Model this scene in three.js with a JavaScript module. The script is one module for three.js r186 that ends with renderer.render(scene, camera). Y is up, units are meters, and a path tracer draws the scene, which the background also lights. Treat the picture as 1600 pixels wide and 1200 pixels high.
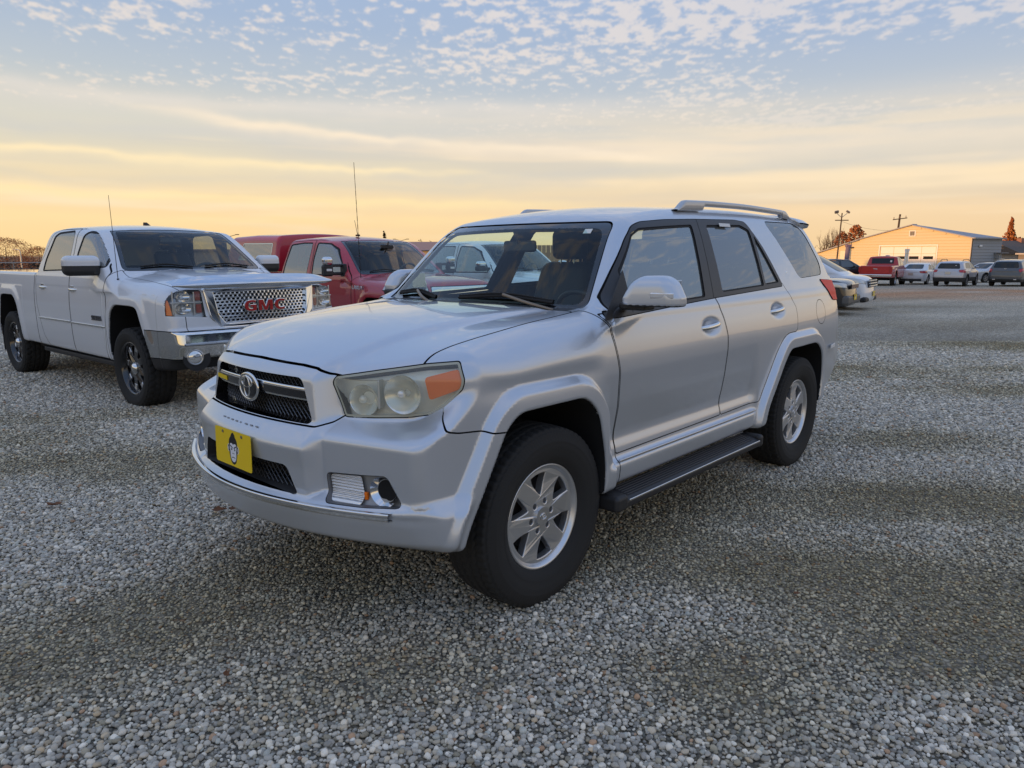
import * as THREE from 'three';
import { mergeGeometries } from 'three/addons/utils/BufferGeometryUtils.js';
import { RoundedBoxGeometry } from 'three/addons/geometries/RoundedBoxGeometry.js';
import { FontLoader } from 'three/addons/loaders/FontLoader.js';
import { TextGeometry } from 'three/addons/geometries/TextGeometry.js';

// ------------------------------------------------------------------ camera, sky, sun, exposure
const scene = new THREE.Scene();
const camera = new THREE.PerspectiveCamera(56.9, 4 / 3, 0.05, 3000);
camera.rotation.order = 'YXZ';
camera.position.set(0, 1.498, 0);
camera.rotation.set(-0.1804, 0, -0.0024);

const renderer = new THREE.WebGLRenderer({ antialias: true });
renderer.toneMapping = THREE.LinearToneMapping;
renderer.toneMappingExposure = 1.18;
renderer.shadowMap.enabled = true;

const SUN = new THREE.Vector3(-0.93, 0.055, 0.36).normalize();
const sun = new THREE.DirectionalLight(new THREE.Color().setRGB(1.0, 0.50, 0.17), 3.4);
sun.position.copy(SUN).multiplyScalar(200);
sun.castShadow = true;
sun.shadow.mapSize.set(4096, 4096);
Object.assign(sun.shadow.camera, { left: -90, right: 90, top: 60, bottom: -60, near: 1, far: 420 });
scene.add(sun);

// seeded random and value noise
function rng(seed) { let s = seed >>> 0; return () => { s = (s + 0x6D2B79F5) | 0; let t = Math.imul(s ^ (s >>> 15), 1 | s); t = (t + Math.imul(t ^ (t >>> 7), 61 | t)) ^ t; return ((t ^ (t >>> 14)) >>> 0) / 4294967296; }; }
const PERM = new Float32Array(65536); { const r = rng(9); for (let i = 0; i < 65536; i++) PERM[i] = r(); }
function vnoise(x, y) {
  const xi = Math.floor(x), yi = Math.floor(y); let fx = x - xi, fy = y - yi;
  fx = fx * fx * (3 - 2 * fx); fy = fy * fy * (3 - 2 * fy);
  const x0 = xi & 255, x1 = (xi + 1) & 255, y0 = (yi & 255) << 8, y1 = ((yi + 1) & 255) << 8;
  const a = PERM[y0 | x0], b = PERM[y0 | x1], c = PERM[y1 | x0], d = PERM[y1 | x1];
  return a + (b - a) * fx + (c - a) * fy + (a - b - c + d) * fx * fy;
}
function fbm(x, y, o = 4, g = 0.5) { let s = 0, a = 1, t = 0; for (let i = 0; i < o; i++) { s += a * vnoise(x, y); t += a; a *= g; x = x * 2.03 + 17.3; y = y * 2.03 + 5.1; } return s / t; }
const clamp = (x, a = 0, b = 1) => Math.min(b, Math.max(a, x));
const sstep = (a, b, x) => { const t = clamp((x - a) / (b - a)); return t * t * (3 - 2 * t); };
const lerp = (a, b, t) => a + (b - a) * t;

// the sky: evening gradient, warm low down and towards the sun, with small high clouds and long thin sheets below them
{
  const W = 4096, H = 2048, data = new Float32Array(W * H * 4);
  const stops = [[0, [0.93, 0.65, 0.32]], [3, [0.92, 0.68, 0.39]], [6, [0.79, 0.68, 0.49]], [9, [0.63, 0.625, 0.56]], [12, [0.49, 0.545, 0.60]], [16, [0.375, 0.47, 0.625]], [24, [0.315, 0.44, 0.68]], [45, [0.275, 0.41, 0.69]], [90, [0.25, 0.385, 0.67]]];
  const grad = e => { let i = 0; while (i < stops.length - 2 && e > stops[i + 1][0]) i++; const t = clamp((e - stops[i][0]) / (stops[i + 1][0] - stops[i][0])), A = stops[i][1], B = stops[i + 1][1]; return [lerp(A[0], B[0], t), lerp(A[1], B[1], t), lerp(A[2], B[2], t)]; };
  const STREAK = [[-40, 8.5, 2, 8.9, .7, .45, .58, .585, .575], [-12, 6.1, 40, 6.5, .6, .42, .60, .59, .555], [-40, 5.2, 0, 5.3, .35, .4, .66, .61, .50], [0, 4.4, 40, 4.2, .4, .32, .68, .60, .48], [-24, 9.8, 13, 7.3, .42, .85, 1.0, .83, .61], [-2, 8.0, 40, 7.5, .5, .5, .96, .79, .58], [-40, 7.1, -6, 6.1, .32, .75, 1.0, .81, .50], [-40, 10.4, 8, 10.9, .7, .4, .84, .76, .68], [-40, 4.3, 2, 3.9, .35, .6, 1.02, .80, .42], [4, 5.5, 40, 5.1, .5, .5, .98, .77, .50], [-40, 2.6, 10, 2.4, .4, .4, 1.0, .76, .38], [8, 3.1, 40, 3.0, .35, .4, .97, .72, .44], [60, 9, 170, 8, .8, .5, .85, .72, .6], [80, 6, 180, 5, .6, .5, .9, .7, .5], [-180, 8, -70, 9, .7, .5, 1, .8, .5], [-180, 5, -60, 5, .5, .5, 1, .76, .42]];
  const sunAz = Math.atan2(SUN.x, -SUN.z);
  for (let j = 0; j < H; j++) {
    const el = (j + 0.5) / H * 180 - 90;      // first row is the bottom of the map
    for (let i = 0; i < W; i++) {
      const k = (j * W + i) * 4, th = ((i + 0.5) / W - 0.5) * 2 * Math.PI;   // direction = (cos th, ., sin th)
      const dx = Math.cos(th), dz = Math.sin(th), az = Math.atan2(dx, -dz);
      let r, g, b;
      if (el < 0) { [r, g, b] = grad(0); const t = clamp(-el / 4); r = lerp(r, 0.13, t); g = lerp(g, 0.12, t); b = lerp(b, 0.11, t); }
      else {
        let da = Math.abs(az - sunAz); if (da > Math.PI) da = 2 * Math.PI - da;
        const warm = Math.exp(-da * da / 1.7), away = clamp((da - 1.5) / 1.5);
        const ew = el * (1 - 0.22 * warm * Math.exp(-el / 14) + 0.1 * away);
        [r, g, b] = grad(ew);
        const low = Math.exp(-el / 7.0);
        r *= 1 + 0.16 * warm * low - 0.12 * away * low; g *= 1 + 0.12 * warm * low - 0.12 * away * low; b *= 1 - 0.12 * warm * low + 0.03 * away * low;
        const hot = Math.exp(-da * da / 0.10) * Math.exp(-el * el / 60);
        r += 1.5 * hot; g += 0.95 * hot; b += 0.35 * hot;
        const e = Math.max(el, 0.4) * Math.PI / 180, ce = Math.cos(e), dist = 1 / Math.tan(e + 0.02);
        const px = Math.sin(az) * dist, pz = Math.cos(az) * dist;
        if (el < 75) {
          if (el > 7) { // puffs
          const wx = px * 9 + 1.1 * fbm(px * 2.1, pz * 2.1, 2), wz = pz * 7 + 1.1 * fbm(px * 2.1 + 9, pz * 2.1 + 4, 2);
          const cover = fbm(px * 0.55 + 3.7, pz * 0.75 + 8.1, 3);
          const cell = fbm(wx * 2.3, wz * 2.3, 5, 0.6);
          let c = sstep(0.605, 0.82, cell + (cover - 0.5) * 1.15 - .02 * sstep(12, 20, el) - .06 * sstep(18, 40, el)) * sstep(7.2, 10.5, el) * sstep(0.12, 0.5, 1.1 - el / 95);
          const warmc = [0.98, 0.78, 0.58], coolc = [0.88, 0.78, 0.70];
          const tw = clamp(0.35 + 0.9 * warm - el / 60);
          c *= 0.62 * (1 - .25 * sstep(0, .6, az) * (1 - sstep(1.2, 2, az)));
          r = lerp(r, lerp(coolc[0], warmc[0], tw), c); g = lerp(g, lerp(coolc[1], warmc[1], tw), c); b = lerp(b, lerp(coolc[2], warmc[2], tw), c); }
          if (el < 14) {
          // thin sheets
          const sx = az * 2.3, sy = el * 0.62 + 0.55 * Math.sin(az * 1.3 + 0.5) + 0.35 * fbm(az * 4, el * 0.25, 3);
          let s = fbm(sx + 31, sy * 1.15 + 11, 4, 0.5) * 0.75 + fbm(sx * 3.3, sy * 3.4, 3) * 0.25;
          s = sstep(0.45, 0.66, s) * sstep(0.4, 2.5, el) * (1 - sstep(7.5, 11.5, el)) * 0.72;
          r = lerp(r, 0.96, s); g = lerp(g, 0.775, s); b = lerp(b, 0.53, s);
          let v = fbm(sx * 1.4 + 77, el * 0.9 + 3 + 0.8 * fbm(az * 3, el * 0.4, 3), 4); v = sstep(0.5, 0.75, v) * (1 - sstep(8, 12, el)) * sstep(1, 3.5, el) * 0.34;
          r = lerp(r, 0.60, v); g = lerp(g, 0.56, v); b = lerp(b, 0.52, v);
          // long streaks
          { const ad = az * 57.29578; for (const [a0, e0, a1, e1, wd, al, cr, cg, cb] of STREAK) { const t = (ad - a0) / (a1 - a0); if (t < -.25 || t > 1.25 || Math.abs(el - lerp(e0, e1, t)) > 2.6) continue; const n1 = fbm(ad * .16 + e0 * 9, e0 * 3.1, 3), ce2 = lerp(e0, e1, t) + 1.0 * (n1 - .5) + .25 * (fbm(ad * .7 + e0, 3.3, 2) - .5), d = (el - ce2) / (wd * (.5 + 1.1 * fbm(ad * .11 + e0 * 5, 7.7, 2))); const k = al * Math.exp(-(d > 0 ? d * d * 1.8 : d * d * .7)) * sstep(-.25, .15, t) * (1 - sstep(.8, 1.25, t)) * (.45 + .9 * fbm(ad * .35 + e0, el * 2.2, 4)); const q2 = clamp(k); r = lerp(r, cr, q2); g = lerp(g, cg, q2); b = lerp(b, cb, q2); } }
          // broad veil
          let q = sstep(6.5, 8.5, el + 1.2 * Math.sin(az * 2.1)) * (1 - sstep(9.5, 12.5, el)) * (0.35 + 0.5 * fbm(az * 3.1, el * 1.3, 4));
          r = lerp(r, 0.76, q * 0.55); g = lerp(g, 0.685, q * 0.55); b = lerp(b, 0.60, q * 0.55); }
        }
      }
      data[k] = r * .90; data[k + 1] = g * .90; data[k + 2] = b * .90; data[k + 3] = 1;
    }
  }
  const sky = new THREE.DataTexture(data, W, H, THREE.RGBAFormat, THREE.FloatType);
  sky.mapping = THREE.EquirectangularReflectionMapping; sky.magFilter = THREE.LinearFilter; sky.minFilter = THREE.LinearFilter; sky.colorSpace = THREE.LinearSRGBColorSpace; sky.needsUpdate = true;
  scene.background = sky; scene.environment = sky;
}

// ------------------------------------------------------------------ helpers
const used = {};
function numbered(n) { if (!(n in used)) { used[n] = 0; return n; } used[n]++; return n + '_' + String(used[n]).padStart(3, '0'); }
function tag(o, label, category, group, kind) { if (label) o.userData.label = label; if (category) o.userData.category = category; if (group) o.userData.group = group; if (kind) o.userData.kind = kind; return o; }
function thing(name, label, category, pos = [0, 0, 0], yaw = 0, group) { const o = new THREE.Group(); o.name = numbered(name); o.position.set(...pos); o.rotation.y = yaw; scene.add(o); return tag(o, label, category, group); }
function mesh(name, geo, mat, parent, label) { const g = Array.isArray(geo) ? join(geo) : geo; const m = new THREE.Mesh(g, mat); m.name = name; m.castShadow = m.receiveShadow = true; if (label) m.userData.label = label; if (parent) parent.add(m); return m; }
function struct(name, geo, mat) { const m = mesh(numbered(name), geo, mat, scene); m.userData.kind = 'structure'; return m; }
function join(list) { if (list.length === 1) return list[0]; const gs = list.map(g => { let q = g.index ? g.toNonIndexed() : g.clone(); for (const k of Object.keys(q.attributes)) if (!['position', 'normal', 'uv'].includes(k)) q.deleteAttribute(k); if (!q.attributes.normal) q.computeVertexNormals(); if (!q.attributes.uv) q.setAttribute('uv', new THREE.BufferAttribute(new Float32Array(q.attributes.position.count * 2), 2)); return q; }); return mergeGeometries(gs); }
// mirrored geometry keeps its faces outwards
const applyM = THREE.BufferGeometry.prototype.applyMatrix4;
THREE.BufferGeometry.prototype.applyMatrix4 = function (m) {
  applyM.call(this, m); if (m.determinant() >= 0) return this;
  if (this.index) { const a = this.index.array; for (let i = 0; i < a.length; i += 3) { const t = a[i + 1]; a[i + 1] = a[i + 2]; a[i + 2] = t; } }
  else for (const k of Object.keys(this.attributes)) { const q = this.attributes[k], n = q.itemSize, a = q.array; for (let i = 0; i < q.count; i += 3) for (let c = 0; c < n; c++) { const u = (i + 1) * n + c, v = (i + 2) * n + c, t = a[u]; a[u] = a[v]; a[v] = t; } }
  return this;
};
function each(name, geos, mat, parent) { for (const g of geos) mesh(name, g, mat, parent); }
const V = (x, y, z) => new THREE.Vector3(x, y, z);
function box(w, h, d, x = 0, y = 0, z = 0, rx = 0, ry = 0, rz = 0) { const g = new THREE.BoxGeometry(w, h, d); if (rx) g.rotateX(rx); if (rz) g.rotateZ(rz); if (ry) g.rotateY(ry); g.translate(x, y, z); return g; }
function rbox(w, h, d, r, x = 0, y = 0, z = 0, rx = 0, ry = 0, rz = 0, seg = 3) { const g = new RoundedBoxGeometry(w, h, d, seg, Math.min(r, w / 2.01, h / 2.01, d / 2.01)); if (rx) g.rotateX(rx); if (rz) g.rotateZ(rz); if (ry) g.rotateY(ry); g.translate(x, y, z); return g; }
function tube(pts, r, seg = 24, rad = 8, closed = false) { return new THREE.TubeGeometry(new THREE.CatmullRomCurve3(pts.map(p => Array.isArray(p) ? V(...p) : p), closed, 'catmullrom', 0.5), seg, r, rad, closed); }
function rod(a, b, r0, r1 = r0, n = 8) { const A = V(...a), B = V(...b), d = B.clone().sub(A), L = d.length(); const g = new THREE.CylinderGeometry(r1, r0, L, n); g.applyQuaternion(new THREE.Quaternion().setFromUnitVectors(V(0, 1, 0), d.normalize())); g.translate((A.x + B.x) / 2, (A.y + B.y) / 2, (A.z + B.z) / 2); return g; }
function cylX(r, len, x, y, z, n = 24) { const g = new THREE.CylinderGeometry(r, r, len, n); g.rotateZ(Math.PI / 2); g.translate(x, y, z); return g; }
function cylZ(r, len, x, y, z, n = 24) { const g = new THREE.CylinderGeometry(r, r, len, n); g.rotateX(Math.PI / 2); g.translate(x, y, z); return g; }
const std = (r, g, b, rough = 0.6, metal = 0, o = {}) => new THREE.MeshStandardMaterial(Object.assign({ color: new THREE.Color().setRGB(r, g, b), roughness: rough, metalness: metal }, o));
const phys = (r, g, b, rough, metal, o = {}) => new THREE.MeshPhysicalMaterial(Object.assign({ color: new THREE.Color().setRGB(r, g, b), roughness: rough, metalness: metal }, o));
const glassMat = (r, g, b, rough = 0, ior = 1.5) => phys(r, g, b, rough, 0, { transmission: 1, thickness: 0, ior, side: THREE.DoubleSide });

// smooth lookup of a curve given by points: straight pieces, rounded by a running mean of the given width
function lut(pts, blur = 0, step = 0.001) {
  pts = pts.slice().sort((a, b) => a[0] - b[0]);
  const pad = blur * 2 + 0.05, x0 = pts[0][0] - pad, x1 = pts[pts.length - 1][0] + pad, n = Math.ceil((x1 - x0) / step) + 1;
  let v = new Float64Array(n), j = 0; const L = pts.length;
  for (let i = 0; i < n; i++) { const x = x0 + i * step; while (j < L - 2 && x > pts[j + 1][0]) j++; const t = clamp((x - pts[j][0]) / (pts[j + 1][0] - pts[j][0])); v[i] = lerp(pts[j][1], pts[j + 1][1], t); }
  const k = Math.round(blur / step / 2);
  if (k > 0) for (let pass = 0; pass < 3; pass++) { const o = new Float64Array(n); let s = 0; for (let i = -k; i <= k; i++) s += v[clamp(i, 0, n - 1)]; for (let i = 0; i < n; i++) { o[i] = s / (2 * k + 1); s += v[Math.min(n - 1, i + k + 1)] - v[Math.max(0, i - k)]; } v = o; }
  return x => { const q = (x - x0) / step; if (q <= 0) return v[0]; if (q >= n - 1) return v[n - 1]; const i = q | 0, f = q - i; return v[i] + (v[i + 1] - v[i]) * f; };
}
const smax = (a, b, k) => { const d = Math.abs(a - b); return d >= k ? Math.max(a, b) : Math.max(a, b) + (k - d) * (k - d) / (4 * k); };
const smin = (a, b, k) => -smax(-a, -b, k);

// rounded polygon and its signed distance
function roundPoly(pts, r = 0.02, n = 5) {
  const out = [], L = pts.length;
  for (let i = 0; i < L; i++) {
    const P = pts[i], A = pts[(i + L - 1) % L], B = pts[(i + 1) % L], rr = P[2] ?? r;
    const la = Math.hypot(A[0] - P[0], A[1] - P[1]), lb = Math.hypot(B[0] - P[0], B[1] - P[1]), d = Math.min(rr, la * 0.48, lb * 0.48);
    if (d < 1e-4) { out.push([P[0], P[1]]); continue; }
    const a = [P[0] + (A[0] - P[0]) / la * d, P[1] + (A[1] - P[1]) / la * d], b = [P[0] + (B[0] - P[0]) / lb * d, P[1] + (B[1] - P[1]) / lb * d];
    for (let k = 0; k <= n; k++) { const t = k / n, u = 1 - t; out.push([u * u * a[0] + 2 * u * t * P[0] + t * t * b[0], u * u * a[1] + 2 * u * t * P[1] + t * t * b[1]]); }
  }
  return out;
}
function polySDF(pts) {
  const n = pts.length; let bx0 = 1e9, bx1 = -1e9, by0 = 1e9, by1 = -1e9;
  for (const [x, y] of pts) { bx0 = Math.min(bx0, x); bx1 = Math.max(bx1, x); by0 = Math.min(by0, y); by1 = Math.max(by1, y); }
  return (x, y) => {
    const ox = Math.max(bx0 - x, x - bx1, 0), oy = Math.max(by0 - y, y - by1, 0);
    if (ox > 0.12 || oy > 0.12) return Math.max(ox, oy);
    let d = 1e18, s = 1;
    for (let i = 0, j = n - 1; i < n; j = i++) {
      const ax = pts[i][0], ay = pts[i][1], ex = pts[j][0] - ax, ey = pts[j][1] - ay, wx = x - ax, wy = y - ay;
      const t = clamp((wx * ex + wy * ey) / (ex * ex + ey * ey)), qx = wx - ex * t, qy = wy - ey * t; d = Math.min(d, qx * qx + qy * qy);
      const c1 = y >= ay, c2 = y < pts[j][1], c3 = ex * wy > ey * wx; if ((c1 && c2 && c3) || (!c1 && !c2 && !c3)) s = -s;
    }
    return s * Math.sqrt(d);
  };
}

// surface of an implicit solid (negative inside) as a mesh with smooth normals
function implicit(f, mn, mx, h, Lip = 2.5, eps = 0.003) {
  const C = 4, nx = Math.ceil((mx[0] - mn[0]) / h / C) * C + 1, ny = Math.ceil((mx[1] - mn[1]) / h / C) * C + 1, nz = Math.ceil((mx[2] - mn[2]) / h / C) * C + 1;
  const val = new Float32Array(nx * ny * nz).fill(NaN), cell = new Int32Array(nx * ny * nz).fill(-1), act = [];
  const id = (i, j, k) => (k * ny + j) * nx + i;
  for (let K = 0; K < nz - 1; K += C) for (let J = 0; J < ny - 1; J += C) for (let I = 0; I < nx - 1; I += C) {
    const c = f(mn[0] + (I + C / 2) * h, mn[1] + (J + C / 2) * h, mn[2] + (K + C / 2) * h);
    if (Math.abs(c) > Lip * 3.6 * h) continue;
    act.push(I, J, K);
    for (let k = K; k <= K + C; k++) for (let j = J; j <= J + C; j++) for (let i = I; i <= I + C; i++) { const q = id(i, j, k); if (val[q] !== val[q]) val[q] = f(mn[0] + i * h, mn[1] + j * h, mn[2] + k * h); }
  }
  const pos = [], cells = [];
  const E = [[0, 1], [2, 3], [4, 5], [6, 7], [0, 2], [1, 3], [4, 6], [5, 7], [0, 4], [1, 5], [2, 6], [3, 7]];
  const v = new Float64Array(8);
  for (let a = 0; a < act.length; a += 3) for (let k = act[a + 2]; k < act[a + 2] + C; k++) for (let j = act[a + 1]; j < act[a + 1] + C; j++) for (let i = act[a]; i < act[a] + C; i++) {
    let m = 0; for (let c = 0; c < 8; c++) { v[c] = val[id(i + (c & 1), j + ((c >> 1) & 1), k + (c >> 2))]; if (v[c] < 0) m |= 1 << c; }
    if (m === 0 || m === 255) continue;
    let sx = 0, sy = 0, sz = 0, n = 0;
    for (const [p, q] of E) if ((v[p] < 0) !== (v[q] < 0)) { const t = v[p] / (v[p] - v[q]); sx += lerp(p & 1, q & 1, t); sy += lerp((p >> 1) & 1, (q >> 1) & 1, t); sz += lerp(p >> 2, q >> 2, t); n++; }
    cell[id(i, j, k)] = pos.length / 3; cells.push(i, j, k);
    pos.push(mn[0] + (i + sx / n) * h, mn[1] + (j + sy / n) * h, mn[2] + (k + sz / n) * h);
  }
  const idx = [];
  const quad = (a, b, c, d, fl) => { if (a < 0 || b < 0 || c < 0 || d < 0) return; if (fl) idx.push(a, b, c, a, c, d); else idx.push(a, c, b, a, d, c); };
  for (let a = 0; a < cells.length; a += 3) {
    const i = cells[a], j = cells[a + 1], k = cells[a + 2], v0 = val[id(i, j, k)] < 0;
    if (j > 0 && k > 0) { const v1 = val[id(i + 1, j, k)] < 0; if (v0 !== v1) quad(cell[id(i, j - 1, k - 1)], cell[id(i, j, k - 1)], cell[id(i, j, k)], cell[id(i, j - 1, k)], v0); }
    if (i > 0 && k > 0) { const v1 = val[id(i, j + 1, k)] < 0; if (v0 !== v1) quad(cell[id(i - 1, j, k - 1)], cell[id(i - 1, j, k)], cell[id(i, j, k)], cell[id(i, j, k - 1)], v0); }
    if (i > 0 && j > 0) { const v1 = val[id(i, j, k + 1)] < 0; if (v0 !== v1) quad(cell[id(i - 1, j - 1, k)], cell[id(i, j - 1, k)], cell[id(i, j, k)], cell[id(i - 1, j, k)], v0); }
  }
  const N = pos.length / 3, P = new Float32Array(pos), NR = new Float32Array(pos.length);
  for (let q = 0; q < N; q++) {
    let x = P[q * 3], y = P[q * 3 + 1], z = P[q * 3 + 2], gx, gy, gz, l;
    for (let it = 0; it < 3; it++) {
      gx = (f(x + eps, y, z) - f(x - eps, y, z)) / (2 * eps); gy = (f(x, y + eps, z) - f(x, y - eps, z)) / (2 * eps); gz = (f(x, y, z + eps) - f(x, y, z - eps)) / (2 * eps); l = gx * gx + gy * gy + gz * gz || 1;
      if (it === 2) break;
      let s = f(x, y, z) / l; const step = Math.abs(s) * Math.sqrt(l); if (step > h * 0.5) s *= h * 0.5 / step;
      x -= s * gx; y -= s * gy; z -= s * gz;
    }
    l = Math.sqrt(l); P[q * 3] = x; P[q * 3 + 1] = y; P[q * 3 + 2] = z; NR[q * 3] = gx / l; NR[q * 3 + 1] = gy / l; NR[q * 3 + 2] = gz / l;
  }
  return { p: P, n: NR, t: idx };
}
// cut a mesh along the zero line of d(point, normal): what is inside, what is outside, with a gap between them
function split(M, d, gap = 0, gate) {
  const N = M.p.length / 3, dv = new Float32Array(N).fill(NaN), P = Array.from(M.p), NR = Array.from(M.n), tin = [], tout = [];
  const dist = i => { if (dv[i] !== dv[i]) dv[i] = d(P[i * 3], P[i * 3 + 1], P[i * 3 + 2], NR[i * 3], NR[i * 3 + 1], NR[i * 3 + 2]); return dv[i]; };
  const cut = (tri, lev, sgn, out, cache) => {   // keep sgn*(d-lev) < 0
    const dd = tri.map(i => sgn * (dist(i) - lev)); const m = (dd[0] < 0 ? 1 : 0) + (dd[1] < 0 ? 1 : 0) + (dd[2] < 0 ? 1 : 0);
    if (m === 3) { out.push(...tri); return; } if (m === 0) return;
    const edge = (a, b, da, db) => { const key = a < b ? a * 4e6 + b : b * 4e6 + a; let e = cache.get(key); if (e === undefined) { const t = da / (da - db); e = P.length / 3; for (let c = 0; c < 3; c++) P.push(lerp(P[a * 3 + c], P[b * 3 + c], t)); let n = [0, 1, 2].map(c => lerp(NR[a * 3 + c], NR[b * 3 + c], t)); const l = Math.hypot(...n) || 1; NR.push(n[0] / l, n[1] / l, n[2] / l); cache.set(key, e); } return e; };
    const poly = []; for (let q = 0; q < 3; q++) { const a = tri[q], b = tri[(q + 1) % 3], da = dd[q], db = dd[(q + 1) % 3]; if (da < 0) poly.push(a); if ((da < 0) !== (db < 0)) poly.push(edge(a, b, da, db)); }
    for (let q = 1; q < poly.length - 1; q++) out.push(poly[0], poly[q], poly[q + 1]);
  };
  const c1 = new Map(), c2 = new Map();
  for (let q = 0; q < M.t.length; q += 3) {
    const tri = [M.t[q], M.t[q + 1], M.t[q + 2]];
    if (gate) { const c = [0, 1, 2].map(k => (P[tri[0] * 3 + k] + P[tri[1] * 3 + k] + P[tri[2] * 3 + k]) / 3), n = [0, 1, 2].map(k => (NR[tri[0] * 3 + k] + NR[tri[1] * 3 + k] + NR[tri[2] * 3 + k]) / 3); if (!gate(...c, ...n)) { tout.push(...tri); continue; } }
    cut(tri, -gap / 2, 1, tin, c1); cut(tri, gap / 2, -1, tout, c2);
  }
  return [compact({ p: P, n: NR, t: tin }), compact({ p: P, n: NR, t: tout })];
}
function compact(M) { const map = new Map(), p = [], n = [], t = new Array(M.t.length); for (let i = 0; i < M.t.length; i++) { const a = M.t[i]; let b = map.get(a); if (b === undefined) { b = p.length / 3; map.set(a, b); p.push(M.p[a * 3], M.p[a * 3 + 1], M.p[a * 3 + 2]); n.push(M.n[a * 3], M.n[a * 3 + 1], M.n[a * 3 + 2]); } t[i] = b; } return { p, n, t }; }
function geo(M, off = 0, flip = false) {
  const g = new THREE.BufferGeometry(), c = M.p.length / 3, p = new Float32Array(M.p), n = new Float32Array(M.n), uv = new Float32Array(c * 2);
  for (let i = 0; i < c; i++) { for (let k = 0; k < 3; k++) p[i * 3 + k] += off * n[i * 3 + k]; uv[i * 2] = p[i * 3 + 2] + p[i * 3] * 0.7; uv[i * 2 + 1] = p[i * 3 + 1]; }
  g.setAttribute('position', new THREE.BufferAttribute(p, 3)); g.setAttribute('normal', new THREE.BufferAttribute(n, 3)); g.setAttribute('uv', new THREE.BufferAttribute(uv, 2));
  g.setIndex(flip ? M.t.map((v, i, t) => i % 3 === 1 ? t[i + 1] : i % 3 === 2 ? t[i - 1] : v) : M.t.slice()); return g;
}
function drop(M, keep) { const t = []; for (let q = 0; q < M.t.length; q += 3) { const c = [0, 1, 2].map(k => (M.p[M.t[q] * 3 + k] + M.p[M.t[q + 1] * 3 + k] + M.p[M.t[q + 2] * 3 + k]) / 3); if (keep(...c)) t.push(M.t[q], M.t[q + 1], M.t[q + 2]); } return compact({ p: M.p, n: M.n, t }); }
// grid surface u,v -> [x,y,z]
function gridGeo(fn, nu, nv, closeU = false) {
  const P = [], I = [], U = []; for (let j = 0; j <= nv; j++) for (let i = 0; i <= nu; i++) { P.push(...fn(i / nu, j / nv)); U.push(i / nu, j / nv); }
  for (let j = 0; j < nv; j++) for (let i = 0; i < nu; i++) { const a = j * (nu + 1) + i, b = a + 1, c = a + nu + 1, d = c + 1; I.push(a, b, d, a, d, c); }
  const g = new THREE.BufferGeometry(); g.setAttribute('position', new THREE.Float32BufferAttribute(P, 3)); g.setAttribute('uv', new THREE.Float32BufferAttribute(U, 2)); g.setIndex(I); g.computeVertexNormals(); 
  if (closeU) { const n = g.attributes.normal; for (let j = 0; j <= nv; j++) { const a = j * (nu + 1), b = a + nu; const x = n.getX(a) + n.getX(b), y = n.getY(a) + n.getY(b), z = n.getZ(a) + n.getZ(b), l = Math.hypot(x, y, z) || 1; n.setXYZ(a, x / l, y / l, z / l); n.setXYZ(b, x / l, y / l, z / l); } }
  return g;
}
function shapeOf(pts) { const s = new THREE.Shape(); pts.forEach((p, i) => i ? s.lineTo(p[0], p[1]) : s.moveTo(p[0], p[1])); s.closePath(); return s; }
function extrude(pts, depth, bevel = 0, holes = [], bseg = 2) { const s = shapeOf(pts); for (const h of holes) { const q = new THREE.Path(); h.forEach((p, i) => i ? q.lineTo(p[0], p[1]) : q.moveTo(p[0], p[1])); q.closePath(); s.holes.push(q); } return new THREE.ExtrudeGeometry(s, { depth, bevelEnabled: bevel > 0, bevelThickness: bevel, bevelSize: bevel, bevelSegments: bseg, steps: 1, curveSegments: 12 }); }
const font = await new FontLoader().loadAsync('fonts/droid/droid_sans_bold.typeface.json');
const slope = z => -0.0125 * (() => { const t = -z - 5; return t <= -2 ? 0 : t >= 2 ? t : (t + 2) * (t + 2) / 8; })();   // the lot falls gently away
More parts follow.
